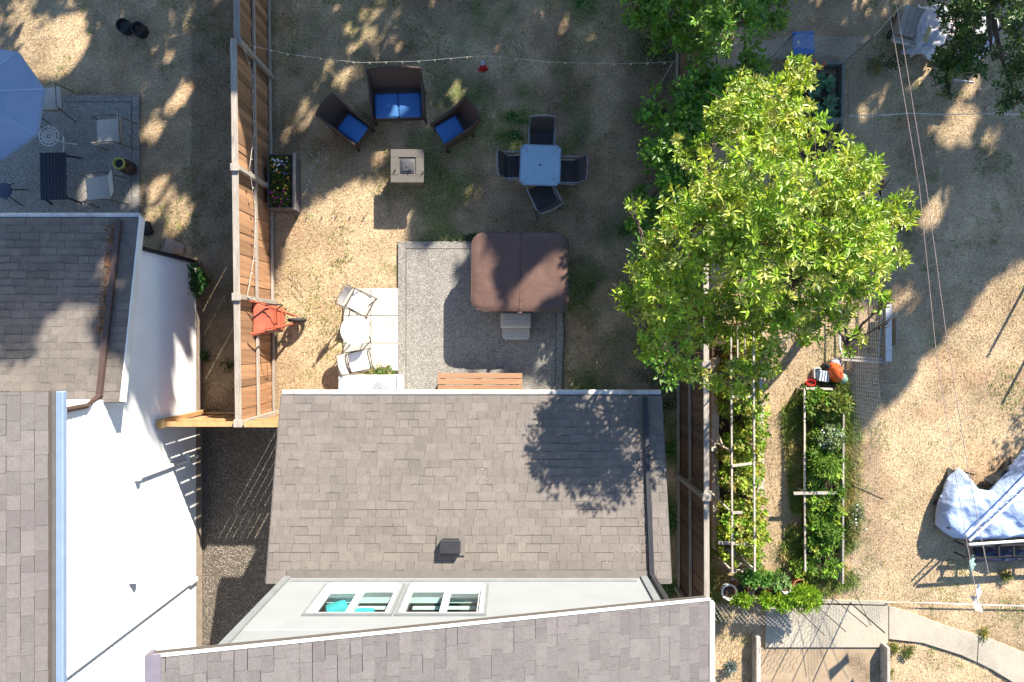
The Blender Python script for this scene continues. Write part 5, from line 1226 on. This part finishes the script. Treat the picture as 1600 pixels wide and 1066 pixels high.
FT = [(1085, 235, 34, 4.0), (1130, 205, 45, 4.2), (1190, 195, 72, 4.6), (1248, 118, 32, 4.2), (1225, 160, 45, 4.4), (1160, 150, 40, 3.8), (1280, 250, 66, 5.0), (1300, 300, 80, 5.2), (1374, 258, 20, 4.4), (1345, 285, 30, 4.8), (1310, 325, 40, 4.8),
      (1398, 325, 26, 4.4), (1375, 360, 34, 4.5), (1408, 400, 24, 4.3), (1350, 385, 62, 4.9), (1300, 390, 80, 5.2), (1200, 300, 95, 5.8), (1112, 300, 56, 5.2), (1120, 370, 80, 5.3), (1050, 350, 34, 4.5), (1030, 385, 28, 4.4), (988, 322, 20, 4.0), (1000, 440, 30, 4.4), (1060, 440, 72, 4.9),
      (1180, 400, 85, 5.4), (1130, 470, 46, 3.7), (1285, 455, 62, 4.7), (1345, 445, 34, 4.4), (985, 475, 18, 4.3), (1030, 505, 38, 4.5), (1075, 540, 42, 4.4), (1090, 580, 24, 4.2), (1130, 520, 30, 3.7), (1205, 540, 24, 4.2), (1200, 570, 18, 4.1), (1262, 512, 30, 4.3), (1340, 520, 20, 4.1), (1210, 350, 60, 4.8), (1235, 425, 50, 4.7), (1270, 350, 50, 5.0), (1150, 350, 50, 4.8), (1235, 465, 50, 4.6), (1215, 500, 32, 4.4), (1160, 470, 40, 3.8), (1300, 500, 32, 4.3), (1100, 500, 34, 3.8), (1140, 560, 22, 4.0), (972, 455, 13, 4.3), (1010, 540, 20, 4.3), (1120, 600, 16, 3.9), (1165, 585, 20, 3.9), (1060, 585, 20, 4.2), (1415, 350, 16, 4.3), (1330, 245, 16, 4.5), (1180, 505, 34, 4.2), (1150, 610, 14, 3.6), (1325, 490, 24, 4.2), (1330, 550, 11, 4.0), (1382, 470, 16, 4.2), (1390, 505, 10, 4.1)]
FT = [(a_, b_, c_, d_+.3) for a_, b_, c_, d_ in FT]
tree_blobs('fruit_tree', (6.85, .55, 0), FT, 'large bright green sunlit fruit tree spreading over the garden beds', [(.36, .50, .04), (.43, .54, .05), (.26, .42, .03), (.54, .58, .14), (.32, .48, .04)], .118, .036, 84, per=11, fork=(.5, 1.5), lean=(-.35, .25), tr=.11)
LS = [(1040, 170, 45, 2.3), (1075, 150, 45, 2.5), (1120, 130, 45, 2.6), (1040, 235, 38, 2.4), (1045, 290, 40, 2.2), (1075, 320, 50, 2.3), (1085, 200, 50, 2.6), (1160, 110, 40, 2.5), (1030, 330, 30, 2.1), (995, 350, 20, 2.0), (1020, 400, 34, 2.2), (1000, 300, 12, 2.0), (1060, 440, 40, 2.1), (1025, 560, 18, 2.0), (1040, 590, 16, 2.0), (1190, 130, 30, 2.6)]
tree_blobs('hedge_shrub', (3.35, 4.0, 0), LS, 'dense mid green broad leaved shrub over the fence left of the fruit tree', [(.14, .32, .035), (.19, .38, .045), (.10, .24, .03)], .14, .06, 85, per=7, fork=(.3, .8), lean=(.2, 0), tr=.07)
TT = [(1000, 8, 34, 2.6), (1035, 20, 36, 2.5), (1075, 30, 42, 2.7), (1040, 55, 20, 2.3), (1030, 75, 12, 2.2), (1085, 70, 32, 2.5), (1125, 40, 40, 3.5), (1160, 15, 36, 3.5), (1175, 45, 24, 3.3), (1210, 35, 20, 3.1), (1110, -20, 60, 3.2), (1050, -40, 60, 3.0), (1200, -10, 40, 3.3), (985, 35, 14, 2.3)]
tree_blobs('leafy_tree', (4.6, 8.6, 0), TT, 'green tree at the top edge overhanging the dark fence', [(.17, .35, .04), (.13, .28, .035), (.22, .38, .05)], .13, .05, 80, per=8, fork=(.3, 1.6), tr=.1)
DT = [(1500, 25, 42, 3.8), (1555, 10, 40, 4), (1590, 50, 42, 3.8), (1505, 95, 42, 3.2), (1478, 100, 32, 3.0), (1530, 70, 22, 3.3), (1585, 110, 36, 3.2), (1600, 160, 32, 2.8), (1500, 62, 22, 3.5), (1480, 130, 14, 2.8), (1570, 165, 16, 2.5), (1560, 90, 16, 3.0), (1570, -20, 60, 4.3), (1490, -20, 50, 4.2), (1625, 90, 40, 3.5), (1482, 150, 10, 2.8)]
DT = [(a_, b_, c_, max(1.7, d_-1.1)) for a_, b_, c_, d_ in DT]
tree_blobs('leafy_tree', (9.9, 6.6, 0), DT, 'dark green tree in the top right corner above the white junk', [(.06, .13, .03), (.08, .16, .035), (.15, .22, .05)], .10, .04, 105, per=8, fork=(.3, 1.5), lean=(-.3, .4), tr=.12)
bush('low_shrub', at(1395, 95, .3), (.3, .2, .15), 30, 5, .08, .03, [(.06, .09, .03)], 'low dark shrub at the upper netting corner', 'shrub')
bush('moss_mound', at(1366, 104, .1), (.2, .22, .1), 120, 6, .05, .012, [(.25, .24, .07)], 'mossy yellow green mound on the ground inside the netting corner', 'mound', stem=False)
# ---------------------------------------------------------------- the tall trees beyond the top of the picture that shade the yards, leaves culled to shape the sun patches
LIT = [[(430, 425), (452, 350), (520, 302), (570, 285), (612, 262), (632, 300), (645, 345), (640, 380), (705, 395), (712, 470), (725, 560), (700, 640), (425, 660)],
       [(290, 400), (430, 430), (430, 700), (290, 700)], [(262, 640), (1050, 640), (1050, 1400), (150, 1400), (150, 900), (186, 880), (194, 780), (210, 900), (224, 790), (238, 870), (250, 690)], [(-900, 940), (200, 930), (200, 1800), (-900, 1800)], [(50, 840), (104, 836), (126, 960), (40, 960)],
       [(1700, 330), (1600, 408), (1560, 432), (1500, 492), (1440, 565), (1390, 632), (1340, 690), (1322, 640), (1325, 560), (1380, 500), (1350, 470), (1240, 430), (1120, 430), (1060, 520), (1000, 700), (1000, 1400), (1900, 1400)],
       [(640, 850), (1100, 850), (1100, 1400), (640, 1400)], [(660, 600), (905, 600), (905, 660), (660, 660)]]
ELL = [(566, 44, 40, 15, -38), (530, 118, 38, 16, -30), (462, 190, 34, 17, -55), (700, 150, 34, 13, -45), (667, 212, 12, 26, 25), (734, 298, 28, 11, -38), (85, 70, 60, 40, -30), (25, 40, 40, 20, -40), (125, 30, 14, 30, 10), (292, 32, 17, 13, 0), (283, 150, 34, 15, -50),
       (235, 205, 14, 34, 25), (256, 322, 44, 46, 0), (205, 300, 16, 40, 10), (1502, 196, 44, 34, -25), (1555, 210, 26, 14, -60), (1345, 88, 20, 10, -40), (1356, 152, 13, 36, 25), (1418, 455, 32, 24, -45), (852, 560, 22, 50, 25), (790, 545, 66, 24, -45), (1440, 90, 34, 44, 20), (1515, 105, 26, 48, 20), (1470, 95, 16, 24, 0), (880, 470, 14, 40, 20), (950, 562, 8, 26, 30), (600, 225, 9, 40, 30), (690, 420, 30, 60, 25), (1372, 100, 14, 12, 0), (148, 300, 24, 26, 0), (1460, 330, 16, 30, 35)]
def lit(x, y):
    px, py = topx(x, y, 0)
    dx = (fnoise(x, y, .55, 41, 3)-.5)*52; dy = (fnoise(x, y, .55, 47, 3)-.5)*52
    r = np.zeros(px.shape, bool)
    for p in LIT: r |= inpoly(px+dx, py+dy, p)
    for cx, cy, a, b2, an in ELL:
        a = a+3; b2 = b2+3; c_, s_ = math.cos(R(an)), math.sin(R(an)); u = (px+dx*.5-cx)*c_+(py+dy*.5-cy)*s_; v = -(px+dx*.5-cx)*s_+(py+dy*.5-cy)*c_
        r |= ((u/a)**2+(v/b2)**2 < 1) & ((fnoise(x, y, .22, 57, 3) > .42) | (a > 60))
    return r
def tall_tree(x0, y0, hgt, rad, zc, rz_, n, label):
    t = thing('tall_tree', (x0, y0, 0), 0, label, 'tree', 'tall trees beyond the top of the yards')
    zt_ = 2.5
    while zt_ < hgt-1 and not lit(np.array([x0-zt_*SX]), np.array([y0-zt_*SY]))[0]: zt_ += .25
    b = MB(); limb(b, [(0, 0, 0), (.1, .05, zt_*.5), (0, 0, zt_)], .2, .05); b.build('trunk', M_bark, t, True)
    b = MB(); limb(b, [(0, 0, zt_*.7), (.5, .3, zt_*.8)], .06, .02)
    for k in range(16):
        z = zc-rz_*.8+rz_*1.6*k/16; a = k*2.4; l = rad*.8*math.sqrt(max(.05, 1-((z-zc)/rz_)**2))
        q_ = [(x0+f*l*math.cos(a), y0+f*l*math.sin(a), z+.1) for f in (0, .5, 1)]
        if z > zt_+.5 or any(lit(np.array([p_[0]-p_[2]*SX]), np.array([p_[1]-p_[2]*SY]))[0] for p_ in q_): continue
        limb(b, [(0, 0, z-.3), (l*.5*math.cos(a), l*.5*math.sin(a), z+.1), (l*math.cos(a), l*math.sin(a), z+.2)], .05, .012)
    b.build('branches', M_bark, t, True)
    P = ball(n, (0, 0, zc), (rad, rad, rz_)); W = P+np.array([x0, y0, 0])
    gx_ = W[:, 0]-W[:, 2]*SX; gy_ = W[:, 1]-W[:, 2]*SY
    hid = (W[:, 2] > H-.4) | (np.abs(W[:, 1]) > (np.maximum(H-W[:, 2], 0)*.5+.5)) | (np.abs(W[:, 0]) > (np.maximum(H-W[:, 2], 0)*.75+.5))
    hid &= ~((W[:, 2] > 13) & (np.hypot(W[:, 0], W[:, 1]) < 3))
    D = rng.normal(size=(n, 3)); D[:, 2] *= .5; D /= np.linalg.norm(D, axis=1, keepdims=True)
    Wt = W+D*.32; k = (~lit(gx_, gy_)) & (~lit(Wt[:, 0]-Wt[:, 2]*SX, Wt[:, 1]-Wt[:, 2]*SY)) & hid & (fnoise(gx_, gy_, .8, 71, 3) > .24)
    P = P[k]; D = D[k]; n = len(P)
    leafmesh('crown', P, D, rng.uniform(.26, .5, n), rng.uniform(.16, .3, n), jit([(.04, .07, .02), (.06, .09, .025)], n), M_leafd, t)
k = 0
for row, (yy, zc, rz_) in enumerate(((12.6, 9.5, 6.6), (17.5, 11.5, 6.5))):
    for i in range(8):
        x0 = -9.5+i*3.9+row*1.9; y0 = yy+rng.uniform(-.5, .5)
        tall_tree(x0, y0, zc+rz_+.3, 3.0, zc, rz_, 7500, 'tall dark tree beyond the top of the picture shading the yards'); k += 1
bush('edge_shrub', (13.4, .9, 2.3), (.8, .9, .8), 300, 6, .12, .05, LD, 'leafy shrub just beyond the right edge of the lawn', 'shrub')
for x_, y_, h_, lb in ((11.95, 2.2, 1.75, 'thin post beyond the right edge, upper of two'), (12.0, .65, 1.4, 'thin post beyond the right edge, lower of two')):
    tag(MB().tube([(x_, y_, 0), (x_+.02, y_, h_)], .03, 6).build('lawn_post', M_greywood2), lb, 'post')

# fallen leaves on the lawns and roofs
n = 4200; x = rng.uniform(-11.6, 11.6, n); y = rng.uniform(-7.6, 7.6, n); k = ~hard(x, y) & (fnoise(x, y, .9, 91, 3) > .45); x = x[k]; y = y[k]; n = len(x)
D = rng.normal(size=(n, 3)); D[:, 2] *= .25; P = np.stack([x, y, np.full(n, .045)], 1)
o = leafmesh('fallen_leaves', P, D, rng.uniform(.025, .06, n), rng.uniform(.015, .035, n), jit([(.34, .2, .09), (.22, .13, .06), (.45, .36, .16), (.16, .10, .05), (.5, .46, .36)], n), M_leafd)
tag(o, 'scattered dry fallen leaves on the lawns', 'leaves', kind='stuff')
n = 230; a = rng.random(n); x = rng.uniform(-4.0, 2.55, n); y = -1.1-2.7*a; x = np.where(rng.random(n) < .35, 2.26-rng.exponential(.06, n), x); P = np.stack([x, y, ZE+(YE-y)*SLP+.02], 1)
D = rng.normal(size=(n, 3)); D[:, 2] *= .2
o = leafmesh('roof_litter', P, D, rng.uniform(.012, .04, n), rng.uniform(.008, .02, n), jit([(.12, .09, .07), (.5, .46, .4), (.28, .2, .12)], n), M_leafd)
tag(o, 'bits of leaf litter on the low grey brown roof', 'leaves', kind='stuff')
